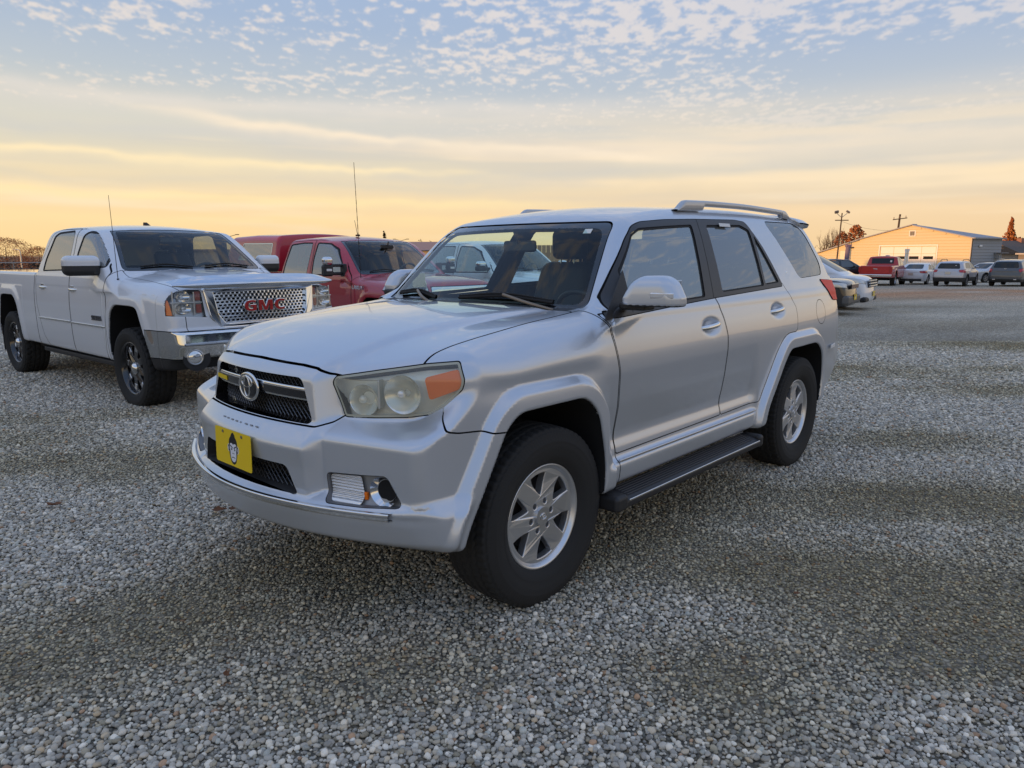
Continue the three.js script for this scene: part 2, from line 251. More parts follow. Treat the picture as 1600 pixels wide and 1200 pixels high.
// ------------------------------------------------------------------ shared materials and vehicle pieces
const M = {
  black: std(0.012, 0.012, 0.013, 0.75), well: std(0.008, 0.008, 0.009, 0.95), plastic: std(0.022, 0.022, 0.024, 0.55), gloss: phys(0.01, 0.01, 0.012, 0.12, 0, { clearcoat: 1, clearcoatRoughness: 0.05 }),
  chrome: std(0.78, 0.79, 0.80, 0.07, 1), satin: std(0.62, 0.63, 0.65, 0.28, 1), steel: std(0.30, 0.30, 0.31, 0.45, 1), rust: std(0.10, 0.075, 0.06, 0.8, 0.4),
  rubber: std(0.021, 0.0205, 0.020, 0.86), trim: std(0.035, 0.035, 0.038, 0.42),
  seat: std(0.030, 0.030, 0.034, 0.6), dash: std(0.035, 0.035, 0.038, 0.8), liner: std(0.20, 0.19, 0.18, 0.9), lining: std(0.03, 0.03, 0.032, 0.9),
  glass: glassMat(0.82, 0.94, 0.92, 0, 1.45), tint: phys(.62, .70, .71, 0, .36, { transmission: 1, thickness: 0, ior: 2.0, side: THREE.DoubleSide }), dark: phys(.36, .39, .40, 0, .34, { transmission: .75, thickness: 0, ior: 2.0, side: THREE.DoubleSide }), mirror: phys(.56, .57, .56, 0, .42, { transmission: 1, thickness: 0, ior: 2.0, side: THREE.DoubleSide }), lens: glassMat(0.95, 0.97, 0.94, 0.0, 1.45),
  orange: phys(0.92, 0.20, 0.015, 0.3, 0, { specularIntensity: .5 }), red: phys(0.45, 0.012, 0.015, 0.2, 0, { clearcoat: 1 }), tail: phys(0.85, 0.02, 0.03, 0.4, 0, { specularIntensity: 0.4 }), yellow: std(0.80, 0.56, 0.0, 0.5), white: std(0.78, 0.78, 0.76, 0.5), lampwhite: std(0.62, 0.62, 0.60, 0.3, 0.6), bulb: std(0.8, 0.8, 0.78, 0.15, 0.3),
};
function paint(r, g, b, metal = 0, rough = 0.45) { return phys(r, g, b, rough, metal, { clearcoat: 1, clearcoatRoughness: 0.03 }); }

// tyre about the x axis, outer face at +x
function tyreGeo(R, rim, w, blocks, deep = 0.009, N = 240, chunky = 0) {
  const hw = w / 2, prof = [];
  const side = [[hw * 0.70, rim - 0.012], [hw * 0.80, rim + 0.004], [hw * 0.86, rim + 0.012], [hw * 0.91, lerp(rim, R, 0.16)], [hw * 0.955, lerp(rim, R, 0.24)], [hw * 0.94, lerp(rim, R, 0.255)], [hw * 1.0, lerp(rim, R, 0.40)], [hw * 1.012, lerp(rim, R, 0.50)], [hw * 1.005, lerp(rim, R, 0.58)], [hw * 1.02, lerp(rim, R, 0.595)], [hw * 1.01, lerp(rim, R, 0.625)], [hw * 0.985, lerp(rim, R, 0.70)], [hw * 0.955, lerp(rim, R, 0.80)], [hw * 0.93, lerp(rim, R, 0.87)], [hw * 0.90, R - 0.022], [hw * 0.865, R - 0.011]];
  for (const p of side) prof.push(p);
  const nt = 34; for (let i = 0; i <= nt; i++) { const x = lerp(hw * 0.83, -hw * 0.83, i / nt); prof.push([x, R - 0.010 * Math.pow(Math.abs(x) / hw, 3), 1]); }
  for (const p of side.slice().reverse()) prof.push([-p[0], p[1]]);
  const L = prof.length - 1, i0 = side.length, i1 = side.length + nt;
  return gridGeo((u, v) => {
    const k = Math.min(L, Math.round(v * L)), P = prof[k], th = -u * Math.PI * 2; let r = P[1], x = P[0];
    if (k >= i0 - 2 && k <= i1 + 2) {
      const q = x / hw, t = u * blocks;
      let g = 0;
      const zig = 0.10 * (Math.abs(((t * 1) % 1) - 0.5) - 0.25);
      for (const c of [-0.52, -0.18, 0.18, 0.52]) if (Math.abs(q - c - zig) < 0.03) g = 1;
      const band = Math.floor((q + 1.2) / 0.345), off = (band * 0.37) % 1, tt = ((t + off + 0.35 * q) % 1 + 1) % 1;
      const edge = Math.abs(q) > 0.52; if (tt < (edge ? 0.20 + chunky : 0.10 + chunky * 0.6)) g = Math.max(g, edge ? 1 : 0.75);
      r -= deep * g;
    } else if (k >= 3 && k < i0 - 2) { if (k === 6) r += 0; const tt = (u * blocks * 2) % 1; if (k >= i0 - 4 && tt < 0.4) x -= 0.004; }
    else if (k > i1 + 2 && k <= i1 + 4) { const tt = (u * blocks * 2) % 1; if (tt < 0.4) x += 0.004; }
    return [x, r * Math.sin(th), r * Math.cos(th)];
  }, N, L, true);
}
function ringProfile(pts, N = 72) { return gridGeo((u, v) => { const k = Math.round(v * (pts.length - 1)), [x, r] = pts[k], th = -u * 2 * Math.PI; return [x, r * Math.sin(th), r * Math.cos(th)]; }, N, pts.length - 1, true); }
// flat face with holes in the y/z plane, dished by a function of radius, front towards +x
function faceGeo(outline, holes, depth, bevel, xAt) {
  const g = extrude(outline, depth, bevel, holes, 2); const p = g.attributes.position;
  for (let i = 0; i < p.count; i++) { const a = p.getX(i), b = p.getY(i), c = p.getZ(i), r = Math.hypot(a, b); p.setXYZ(i, c - depth + xAt(r), b, -a); }
  p.needsUpdate = true; g.computeVertexNormals(); return g;
}
const circlePts = (r, n, cx = 0, cy = 0, dir = 1) => Array.from({ length: n }, (_, i) => [cx + r * Math.cos(dir * i / n * 2 * Math.PI), cy + r * Math.sin(dir * i / n * 2 * Math.PI)]);

// what a car has inside: seats, headrests, dashboard, steering wheel
function seatGeo(w = 0.50, hr = true) {
  const cu = (x, y, z) => { const q = [Math.abs(x) - w / 2 + 0.06, Math.abs(y - 0.07) - 0.03, Math.abs(z) - 0.19]; return Math.hypot(...q.map(a => Math.max(a, 0))) + Math.min(Math.max(...q), 0) - 0.06; };
  const back = (x, y, z) => { const zz = z + 0.24 + (y - 0.1) * 0.28, yy = y - 0.40, q = [Math.abs(x) - w / 2 + 0.06 + Math.max(0, yy) * 0.12, Math.abs(yy) - 0.28, Math.abs(zz) - 0.02 + 0.03 * Math.cos(x * 7)]; return Math.hypot(...q.map(a => Math.max(a, 0))) + Math.min(Math.max(...q), 0) - 0.06; };
  const head = (x, y, z) => { const zz = z + 0.42, yy = y - 0.86, q = [Math.abs(x) - 0.085, Math.abs(yy) - 0.055, Math.abs(zz) - 0.012]; return Math.hypot(...q.map(a => Math.max(a, 0))) + Math.min(Math.max(...q), 0) - 0.05; };
  const M1 = implicit((x, y, z) => smin(cu(x, y, z), back(x, y, z), 0.05), [-w / 2 - 0.1, -0.1, -0.6], [w / 2 + 0.1, 0.85, 0.4], 0.025, 1.6);
  const M2 = implicit(head, [-0.2, 0.7, -0.56], [0.2, 1.02, -0.28], 0.016, 1.6);
  return [geo(M1), geo(M2), [rod([-0.06, 0.70, -0.39], [-0.06, 0.82, -0.41], 0.006), rod([0.06, 0.70, -0.39], [0.06, 0.82, -0.41], 0.006)]];
}
const SEAT = seatGeo();
function addSeat(parent, x, y, z, s = 1, mat = M.seat) { const g = new THREE.Group(); g.name = 'seat'; g.position.set(x, y, z); g.scale.setScalar(s); parent.add(g); mesh('cushion', SEAT[0], mat, g); mesh('headrest', SEAT[1], mat, g); each('headrest_post', SEAT[2], M.chrome, g); return g; }
function addSteering(parent, x, y, z) { const g = new THREE.Group(); g.name = 'steering_wheel'; g.position.set(x, y, z); g.rotation.x = 0.45; parent.add(g); mesh('wheel_rim', new THREE.TorusGeometry(0.185, 0.015, 10, 48), M.plastic, g); mesh('hub', [rbox(0.16, 0.11, 0.05, 0.02), rbox(0.34, 0.03, 0.02, 0.008), rbox(0.03, 0.17, 0.02, 0.008, 0, -0.09)], M.plastic, g); return g; }
// band of wall along an outline, from front (function of x,y) back by depth
function wallGeo(out, zf, depth, inset = 0) { const n = out.length; return gridGeo((u, v) => { const p = out[Math.round(u * n) % n]; return [p[0] * (1 - inset * v), p[1], zf(p[0], p[1]) - depth * v]; }, n, 2); }
// crossed wires filling an outline on a curved front
function latticeGeo(out, zf, sx, sy, w) {
  const sdf = polySDF(out), gs = []; let x0 = 9, x1 = -9, y0 = 9, y1 = -9; for (const [x, y] of out) { x0 = Math.min(x0, x); x1 = Math.max(x1, x); y0 = Math.min(y0, y); y1 = Math.max(y1, y); }
  const P = [], I = [];
  const bar = (a, b) => { if (sdf((a[0] + b[0]) / 2, (a[1] + b[1]) / 2) > 0) return; const dx = b[0] - a[0], dy = b[1] - a[1], l = Math.hypot(dx, dy), nx = -dy / l * w, ny = dx / l * w, q = P.length / 3; const za = zf(...a), zb = zf(...b); P.push(a[0] + nx, a[1] + ny, za - w, a[0], a[1], za + w * 0.5, a[0] - nx, a[1] - ny, za - w, b[0] + nx, b[1] + ny, zb - w, b[0], b[1], zb + w * 0.5, b[0] - nx, b[1] - ny, zb - w); I.push(q, q + 3, q + 4, q, q + 4, q + 1, q + 1, q + 4, q + 5, q + 1, q + 5, q + 2); };
  const nx = Math.ceil((x1 - x0) / sx), ny = Math.ceil((y1 - y0) / sy);
  for (let i = -1; i <= nx; i++) for (let j = 0; j <= ny; j++) { const x = x0 + (i + (j & 1) * 0.5) * sx, y = y0 + j * sy; bar([x, y], [x + sx / 2, y + sy]); bar([x, y], [x - sx / 2, y + sy]); }
  const g = new THREE.BufferGeometry(); g.setAttribute('position', new THREE.Float32BufferAttribute(P, 3)); g.setIndex(I); const q = g.toNonIndexed(); q.computeVertexNormals(); return q;
}
function canvasTex(w, h, draw) { const c = document.createElement('canvas'); c.width = w; c.height = h; draw(c.getContext('2d'), w, h); const t = new THREE.CanvasTexture(c); t.colorSpace = THREE.SRGBColorSpace; return t; }
// dealer plate print: a stern ape's head on yellow
const plateTex = canvasTex(512, 256, (c, w, h) => {
  c.fillStyle = '#f3cf10'; c.fillRect(0, 0, w, h); c.save(); c.translate(w / 2 + 4, h / 2 + 4);
  const blob = (pts, f) => { c.fillStyle = f; c.beginPath(); pts.forEach((p, i) => i ? c.quadraticCurveTo(p[0], p[1], p[2], p[3]) : c.moveTo(p[0], p[1])); c.closePath(); c.fill(); };
  const el = (x, y, a, b, f) => { c.fillStyle = f; c.beginPath(); c.ellipse(x, y, a, b, 0, 0, 7); c.fill(); };
  for (const s of [-1, 1]) { el(s * 62, -2, 20, 28, '#ffffff'); el(s * 61, -2, 15, 23, '#16161a'); el(s * 62, 0, 8, 14, '#dfe2e8'); }
  blob([[0, -118], [30, -112, 34, -84], [66, -66, 60, -10], [62, 30, 48, 62], [38, 108, 0, 110], [-38, 108, -48, 62], [-62, 30, -60, -10], [-66, -66, -34, -84], [-22, -108, 0, -118]], '#15151a');
  blob([[0, -30], [22, -48, 44, -34], [54, -8, 42, 14], [44, 34, 40, 58], [30, 92, 0, 94], [-30, 92, -40, 58], [-44, 34, -42, 14], [-54, -8, -44, -34], [-22, -48, 0, -30]], '#e6e8f0');
  c.strokeStyle = '#15151a'; c.lineWidth = 9; c.beginPath(); c.moveTo(-42, -22); c.lineTo(-8, -6); c.moveTo(42, -22); c.lineTo(8, -6); c.stroke();
  el(-22, 4, 9, 7, '#15151a'); el(22, 4, 9, 7, '#15151a'); el(-8, 32, 5, 4, '#15151a'); el(8, 32, 5, 4, '#15151a');
  c.lineWidth = 5; c.beginPath(); c.moveTo(-24, 64); c.quadraticCurveTo(0, 54, 24, 64); c.stroke(); c.restore();
  for (const x of [-1, 1]) { c.fillStyle = '#8a7a20'; c.beginPath(); c.ellipse(w / 2 + x * 135, 30, 9, 8, 0, 0, 7); c.fill(); }
});
plateTex.anisotropy = 8;
const plateMat = new THREE.MeshStandardMaterial({ map: plateTex, roughness: 0.45 });
function plateGeo(w = 0.305, h = 0.152) { const g = extrude(roundPoly([[-w / 2, -h / 2], [w / 2, -h / 2], [w / 2, h / 2], [-w / 2, h / 2]], 0.012), 0.002, 0); const p = g.attributes.position, uv = g.attributes.uv; for (let i = 0; i < p.count; i++) uv.setXY(i, p.getX(i) / w + 0.5, p.getY(i) / h + 0.5); return g; }
// ------------------------------------------------------------------ ground
const PATCH = [[-1.95, -2.45, .9, .35], [-1.5, -2.65, .8, .3], [-1.22, -2.85, .6, .3], [-.98, -3.15, .55, .3], [-.4, -2.35, .35, .25], [1.72, -2.5, .55, .25], [2.1, -2.85, .7, .35], [3.35, -5.6, .6, .35], [8.6, -12.5, 2.2, .9], [1.3, -3.2, .5, .22], [4.2, -9.5, 1.6, .7], [.6, -3.5, .8, .5], [2.9, -4.3, .8, .4], [-3.2, -5.0, 1.3, .5], [.8, -2.25, .4, .25], [6.0, -8.0, 1.4, .4], [10.5, -17, 4, .8], [12, -24, 4, 1.2]];
function patchAt(x, z) {
  let s = 0; const wx = x + .5 * (fbm(x * 1.3 + 3, z * 1.3, 3) - .5), wz = z + .5 * (fbm(x * 1.3, z * 1.3 + 7, 3) - .5);
  for (const [px, pz, a, b] of PATCH) { const u = (wx - px) / a, v = (wz - pz) / b; s = Math.max(s, Math.exp(-u * u - v * v)); }
  const n = fbm(x * .45 + 20, z * .9 + 11, 4);
  return .97 * clamp(.85 * s * (.6 + .8 * fbm(x * 3, z * 3, 3)) + sstep(.52, .72, n) * .55 + .12 * (fbm(x * 4.1, z * 4.1, 3) - .5));
}
{
  const N = 1024, TILE = 4, cells = 150, cs = TILE / cells, r = rng(5), px = new Float32Array(cells * cells), pz = new Float32Array(cells * cells), rad = new Float32Array(cells * cells), col = [];
  const pal = [[0.372,0.333,0.274],[0.287,0.26,0.218],[0.451,0.398,0.319],[0.21,0.192,0.164],[0.336,0.282,0.208],[0.512,0.458,0.377],[0.25,0.215,0.155],[0.305,0.296,0.253],[0.378,0.294,0.196],[0.305,0.192,0.118]], wt = [.2, .4, .54, .66, .74, .82, .90, .96, .985, 1];
  for (let i = 0; i < cells * cells; i++) { px[i] = (i % cells + .15 + .7 * r()) * cs; pz[i] = (((i / cells) | 0) + .15 + .7 * r()) * cs; rad[i] = .75 + .5 * r(); const q = r(); let k = 0; while (q > wt[k]) k++; const b = .75 + .5 * r(); col.push(pal[k].map(c => c * b)); }
  const ca = new Uint8Array(N * N * 4), ba = new Uint8Array(N * N * 4), toS = c => Math.round(255 * (c <= .0031308 ? 12.92 * c : 1.055 * Math.pow(c, 1 / 2.4) - .055));
  for (let j = 0; j < N; j++) for (let i = 0; i < N; i++) {
    const x = (i + .5) / N * TILE, z = (j + .5) / N * TILE, ci = Math.floor(x / cs), cj = Math.floor(z / cs); let d1 = 9, d2 = 9, best = 0;
    for (let b = -1; b <= 1; b++) for (let a = -1; a <= 1; a++) { const ii = (ci + a + cells) % cells, jj = (cj + b + cells) % cells, q = jj * cells + ii; let dx = x - px[q], dz = z - pz[q]; dx -= Math.round(dx / TILE) * TILE; dz -= Math.round(dz / TILE) * TILE; const d = Math.hypot(dx, dz) / rad[q] / cs; if (d < d1) { d2 = d1; d1 = d; best = q; } else if (d < d2) d2 = d; }
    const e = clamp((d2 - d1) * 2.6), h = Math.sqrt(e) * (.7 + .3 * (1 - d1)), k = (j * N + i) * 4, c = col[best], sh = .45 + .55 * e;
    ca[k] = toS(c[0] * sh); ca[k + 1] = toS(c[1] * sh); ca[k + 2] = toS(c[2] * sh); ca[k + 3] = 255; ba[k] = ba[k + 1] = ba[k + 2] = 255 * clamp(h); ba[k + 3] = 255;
  }
  const mk = (d, s) => { const t = new THREE.DataTexture(d, N, N, THREE.RGBAFormat); t.wrapS = t.wrapT = THREE.RepeatWrapping; t.magFilter = THREE.LinearFilter; t.minFilter = THREE.LinearMipmapLinearFilter; t.generateMipmaps = true; if (s) t.colorSpace = THREE.SRGBColorSpace; t.anisotropy = 8; t.needsUpdate = true; return t; };
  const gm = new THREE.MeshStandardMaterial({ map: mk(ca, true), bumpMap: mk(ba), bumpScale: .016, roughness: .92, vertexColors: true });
  // a sheet whose cells grow with distance, reaching the horizon
  const P = [], U = [], C = [], I = [], xs = [], zs = []; for (let i = -90; i <= 90; i++) xs.push(Math.sign(i) * (Math.abs(i) * .12 + Math.pow(Math.abs(i) / 90, 4) * 1200)); for (let j = 0; j <= 200; j++) zs.push(8 - j * .14 - Math.pow(j / 200, 4) * 1200); for (let j = 1; j < 20; j++) zs.unshift(8 + j * j * 3);
  const rust = (x, z) => sstep(-24, -33, z + 4 * (fbm(x * .25, z * .3, 3) - .5)) * (1 - sstep(-37, -43, z)) * sstep(2, 8, x) * clamp(-.25 + 1.9 * fbm(x * .35, z * 1.1, 4));  // orange strip of low sunlight, tinted into the ground colour
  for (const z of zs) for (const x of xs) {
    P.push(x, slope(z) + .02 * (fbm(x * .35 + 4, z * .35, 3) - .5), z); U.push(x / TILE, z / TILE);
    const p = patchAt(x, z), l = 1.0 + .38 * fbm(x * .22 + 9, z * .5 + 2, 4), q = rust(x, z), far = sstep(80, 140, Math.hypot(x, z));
    const k2 = 1.32 * lerp(1, 1.3, sstep(-12, -22, z)) * (1 + .55 * sstep(9, 18, -z) * (fbm(x * .7 + 2, z * .42 + 3, 4) - .5)) * lerp(.58 + .3 * p, 1, sstep(-10, -14, z) + sstep(-1, 1, z)) * (1 + .5 * sstep(6, 16, -z) * (fbm(x * 1.1, z * 2.3 + 5, 3) - .5)); let c = [lerp(1, .66, p) * l * k2, lerp(.985, .60, p) * l * k2, lerp(.94, .48, p) * l * k2]; c = [lerp(c[0], 2.1, q * .85), lerp(c[1], 1.05, q * .85), lerp(c[2], .50, q * .85)]; c = [lerp(c[0], .55, far), lerp(c[1], .45, far), lerp(c[2], .28, far)];  // bed under the loose stones darkened, crevice shade put into its colour
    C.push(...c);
  }
  const w = xs.length; for (let j = 0; j < zs.length - 1; j++) for (let i = 0; i < w - 1; i++) { const a = j * w + i; I.push(a, a + w + 1, a + w, a, a + 1, a + w + 1); }
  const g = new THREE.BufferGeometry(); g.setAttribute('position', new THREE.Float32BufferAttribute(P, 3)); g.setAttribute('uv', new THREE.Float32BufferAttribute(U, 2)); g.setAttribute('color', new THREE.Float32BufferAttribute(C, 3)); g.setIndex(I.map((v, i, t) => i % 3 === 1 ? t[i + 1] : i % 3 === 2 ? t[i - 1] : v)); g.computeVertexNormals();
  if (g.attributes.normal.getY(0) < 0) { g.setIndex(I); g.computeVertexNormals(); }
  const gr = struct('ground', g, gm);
  // loose stones lying on it, as far as single stones can be made out
  const stuff = new THREE.Group(); stuff.name = 'gravel'; tag(stuff, 'loose grey rounded gravel covering the whole lot', 'gravel', null, 'stuff'); scene.add(stuff);
  const shapes = []; for (let v = 0; v < 7; v++) { const far = v > 4, q = new THREE.IcosahedronGeometry(1, far ? 0 : 2), p = q.attributes.position, o = v * 7.3; for (let i = 0; i < p.count; i++) { const x = p.getX(i), y = p.getY(i), z = p.getZ(i), n = 1 + .38 * (vnoise(x * 1.1 + o + 50, y * 1.1 + z * .9 + o + 50) - .5) + .22 * (vnoise(z * 1.7 + o + 20, x * 1.3 - y + o + 90) - .5); p.setXYZ(i, x * n, y * n * .66, z * n * (.78 + .05 * v)); } q.computeVertexNormals(); if (!far) { const n = q.attributes.normal, acc = new Map(), key = i => p.getX(i).toFixed(4) + p.getY(i).toFixed(4) + p.getZ(i).toFixed(4); for (let i = 0; i < p.count; i++) { const k = key(i), a = acc.get(k) || [0, 0, 0]; a[0] += n.getX(i); a[1] += n.getY(i); a[2] += n.getZ(i); acc.set(k, a); } for (let i = 0; i < p.count; i++) { const a = acc.get(key(i)), l = Math.hypot(...a); n.setXYZ(i, a[0] / l, a[1] / l, a[2] / l); } } shapes.push(q); }
  const lists = shapes.map(() => []), rr = rng(77), fy = Math.tan(36.6 * Math.PI / 180);
  for (let z = -1.45; z > -13; ) {
    const st = z > -5 ? .0155 : z > -8 ? .0195 : .026; z -= st; const half = -z * 1.02 * fy + .35;
    for (let x = -half; x < half; x += st) {
      const X = x + (rr() - .5) * st, Z = z + (rr() - .5) * st, pa = patchAt(X, Z); const q0 = rr(), q1 = rr(), q2 = rr(), q3 = rr(), q4 = rr(), q5 = rr();
      if (q0 < pa * .26 - .02) continue;
      const size = (.0058 + .0075 * Math.pow(q1, 2.0)) * (z < -8 ? 1.65 : z < -5 ? 1.22 : 1) * lerp(1, .62, pa);
      const k = z < -6.5 ? 5 + (q2 * 2 | 0) : (q2 * 5) | 0; let c = 0; while (q3 > wt[c]) c++;
      const b = (1.02 + .72 * q4) * 1.16 * lerp(1, .68, pa), cc = pal[c]; lists[k].push([X, Z, size, q5 * 6.28, q4, cc[0] * b, cc[1] * b * lerp(1, .94, pa), cc[2] * b * lerp(1, .72, pa)]);
    }
  }
  const sm = new THREE.MeshStandardMaterial({ roughness: .82 }), m4 = new THREE.Matrix4(), qt = new THREE.Quaternion(), eu = new THREE.Euler(), cl = new THREE.Color();
  shapes.forEach((s, v) => { const L = lists[v], im = new THREE.InstancedMesh(s, sm, L.length); im.name = 'stone'; L.forEach((d, i) => { eu.set((d[4] - .5) * .9, d[3], ((d[4] * 7.7) % 1 - .5) * .9); qt.setFromEuler(eu); const sc = d[2]; m4.compose(V(d[0], slope(d[1]) + .02 * (fbm(d[0] * .35 + 4, d[1] * .35, 3) - .5) + sc * (.25 + .55 * ((d[4] * 13.1) % 1)), d[1]), qt, V(sc, sc, sc)); im.setMatrixAt(i, m4); im.setColorAt(i, cl.setRGB(d[5], d[6], d[7])); }); stuff.add(im); });
  // dry leaves lying on the stones
  const lm = std(.16, .06, .02, .8), rl = rng(31), lf = () => { const g2 = gridGeo((u, v) => { const a = u * 6.283, q = v * (.6 + .4 * Math.abs(Math.sin(a * 2.5))); return [q * Math.cos(a), .25 * q * q + .1 * Math.sin(a * 3) * q, q * .6 * Math.sin(a)]; }, 14, 3); return g2; };
  const L0 = lf(); [[-1.72, -3.95, .055], [-1.64, -3.98, .045], [-2.75, -4.05, .05], [-1.02, -2.3, .022], [1.25, -2.9, .02]].forEach(([x, z, s], i) => { const m = mesh(numbered('fallen_leaf'), L0, lm, scene); m.position.set(x, .03, z); m.scale.setScalar(s); m.rotation.y = i * 1.7; tag(m, ['brown fallen leaf on gravel left of the SUV bumper, larger of a pair', 'smaller brown leaf touching a larger one on the gravel', 'brown leaf on the gravel near the white truck front tyre', 'tiny rust leaf on gravel before the SUV bumper', 'tiny rust leaf on gravel before the SUV front tyre'][i], 'leaf'); });
}
// unseen sheds added beyond the frame on the sunset side to shade the lot
struct('building', mergeGeometries([new THREE.BoxGeometry(9, 5.2, 43).translate(-44.5, 1.95, 29), new THREE.BoxGeometry(8, 4.5, 19).translate(-44, 1.75, -2.6), new THREE.BoxGeometry(7, 6.6, 34).translate(-47, 2.7, -29)]), std(.30, .25, .2, .85));
// ------------------------------------------------------------------ the silver sport utility vehicle
{
  const silver = paint(0.60, 0.635, 0.69, 0.60, 0.36);
  const suv = thing('silver_suv', 'large silver four-door SUV with a yellow front plate, nearest of all the vehicles', 'car', [0.419, 0, -4.5424], -0.7427);
  const cen = lut([[.34, 2.14], [.40, 2.25], [.45, 2.325], [.53, 2.350], [.556, 2.352], [.572, 2.338], [.590, 2.306], [.70, 2.308], [.775, 2.318], [.80, 2.306], [.846, 2.262], [.862, 2.240], [1.03, 2.222], [1.075, 2.20], [1.12, 2.12], [1.25, 1.9], [1.9, 1.3]], .011);
  const out = lut([[.34, 2.06], [.40, 2.19], [.45, 2.262], [.53, 2.287], [.556, 2.287], [.572, 2.272], [.602, 2.196], [.70, 2.199], [.812, 2.199], [.828, 2.188], [.880, 2.108], [.92, 2.104], [1.04, 2.110], [1.1, 2.08], [1.25, 1.9], [1.9, 1.3]], .011);
  const acAt = lut([[.4, .455], [.85, .450], [.9, .440], [1.07, .410]], .05);
  const F = (x, y) => {
    const a = Math.abs(x), lip = sstep(.625, .55, y), c = cen(y) - (0.28 + .065 * lip) * a * a, h = sstep(.825, lerp(.89, 1.02, sstep(.72, .92, a)), y);
    const o = out(y) - lerp(0.29 * Math.max(0, a - .48), 0.9 * Math.pow(Math.max(0, a - .42), 1.6), h);
    const ac = acAt(y); return lerp(o, c, Math.max(lip, sstep(ac + .028, ac - .028, a)));
  };
  const plan = lut([[-2.5, .77], [-2.38, .852], [-2.2, .885], [-2.0, .902], [-1.8, .913], [-1.3, .923], [0, .926], [1.0, .923], [1.5, .918], [1.75, .916], [1.9, .912], [2.0, .905], [2.1, .885], [2.2, .86], [2.4, .8]], .08);
  const sv = lut([[.3, -.04], [.40, -.006], [.44, 0], [.96, 0], [1.02, -.003], [1.09, -.014], [1.15, -.028], [1.21, -.045], [1.30, -.078], [1.45, -.138], [1.60, -.205], [1.72, -.270], [1.85, -.36]], .04);
  const dv = lut([[.3, -.05], [.385, -.03], [.42, .010], [.50, .016], [.520, .010], [.534, -.016], [.55, -.018], [.585, -.022], [.625, -.036], [.66, -.036], [.80, -.014], [.95, -.001], [1.05, 0]], .014);
  const archF = roundPoly([[1.93, .30], [1.905, .45], [1.68, .83], [1.60, .885], [1.17, .885], [1.075, .80], [1.015, .55], [1.03, .30]], .09, 8);
  const archR = roundPoly([[-.74, .30], [-.775, .50], [-1.03, .80], [-1.12, .872], [-1.62, .872], [-1.735, .80], [-1.765, .62], [-1.72, .30]], .09, 8);
  const sF = polySDF(archF), sR = polySDF(archR), dA = (z, y) => Math.min(sF(z, y), sR(z, y));
  const S = (z, y) => {
    let s = plan(z) + sv(y); const wd = sstep(1.02, .93, z) * sstep(-.70, -.60, z); if (wd > 0) s += wd * dv(y);
    const d = z > .3 ? sF(z, y) : sR(z, y);
    if (d < .12) s += (0.030 + 0.010 * sstep(1.1, .6, y)) * sstep(.106, .062, d) * sstep(1.06, .96, y);
    if (z > 1.6) s += 0.040 * sstep(.63, .55, y) * sstep(1.7, 1.85, z) * sstep(2.16, 2.02, z) * sstep(.02, .10, d);
    // hollows behind the door handles
    const h1 = ((z + .048) / .095) ** 2 + ((y - 1.102) / .042) ** 2, h2 = ((z + .985) / .095) ** 2 + ((y - 1.135) / .042) ** 2;
    if (h1 < 4) s -= .018 * Math.exp(-h1 * h1); if (h2 < 4) s -= .018 * Math.exp(-h2 * h2);
    // soft swelling of the front wing
    s += .005 * Math.exp(-(((y - 1.06) / .05) ** 2)) * sstep(.95, 1.1, z) * sstep(1.9, 1.6, z) - .007 * Math.exp(-(((y - .985) / .045) ** 2)) * sstep(.97, 1.15, z) * sstep(1.95, 1.6, z);
    return s;
  };
  const Tc = lut([[2.3, 1.03], [2.22, 1.064], [2.15, 1.096], [2.05, 1.130], [1.9, 1.168], [1.75, 1.198], [1.6, 1.221], [1.3, 1.247], [1.1, 1.256], [.9, 1.258], [-3, 1.258]], .12);
  const T7 = lut([[2.3, .93], [2.1, 1.025], [2.0, 1.080], [1.92, 1.116], [1.83, 1.146], [1.66, 1.170], [1.32, 1.211], [1.17, 1.222], [.95, 1.242], [-3, 1.262]], .12);
  const T = (a, z) => { const c = Tc(z), e = a / .74, ck = lerp(.40, .56, clamp((2.2 - z) / 1.2)); return c - (c - T7(z)) * Math.pow(e, 2.3) - .016 * sstep(ck - .03, ck + .05, a) * sstep(.9, 1.1, z) * (1 - .8 * sstep(.5, .74, a)); };
  const W = (a, y) => 1.06 - (y - 1.235) * 1.05 - .27 * a * a;
  const roof = lut([[-2.6, 1.70], [-2.2, 1.758], [-2.0, 1.782], [-1.7, 1.806], [-1.0, 1.815], [-.4, 1.805], [0, 1.787], [.366, 1.744], [.62, 1.685], [.9, 1.58], [1.3, 1.4]], .25);
  const R = lut([[.34, -2.0], [.45, -2.18], [.60, -2.34], [.70, -2.39], [.80, -2.39], [.84, -2.34], [.90, -2.31], [1.25, -2.29], [1.40, -2.24], [1.70, -2.06], [1.85, -1.97]], .03);
  const B = lut([[-2.5, .74], [-2.2, .58], [-1.9, .43], [-1.6, .40], [1.9, .395], [2.1, .415], [2.5, .44]], .05);
  const f = (x, y, z) => {
    const a = Math.sqrt(x * x + 1e-6), side = a - S(z, y);
    let g = 1e3;
    if (y > 1.1 && z < 1.4) { g = smax(y - (roof(z) - .10 * a * a), z - W(a, y), .09); g = smax(g, side, .075); g = smax(g, 1.2 - y, .02); }
    let l = smax(side, y - T(a, z), z > 0.9 ? lerp(.15, .05, sstep(1.55, 1.9, z)) : .03); if (z > 1.2) l = smax(l, z - F(a, y), y < .6 ? .06 : .045);
    let q = z > 1.5 ? l : smin(l, g, lerp(.012, .10, sstep(.70, .78, a) * sstep(.6, .9, z)));
    if (z < -1.5) q = smax(q, R(y) + .03 * a * a - z, y < 1.33 ? .045 : .10);
    q = smax(q, B(z) - y, .035);
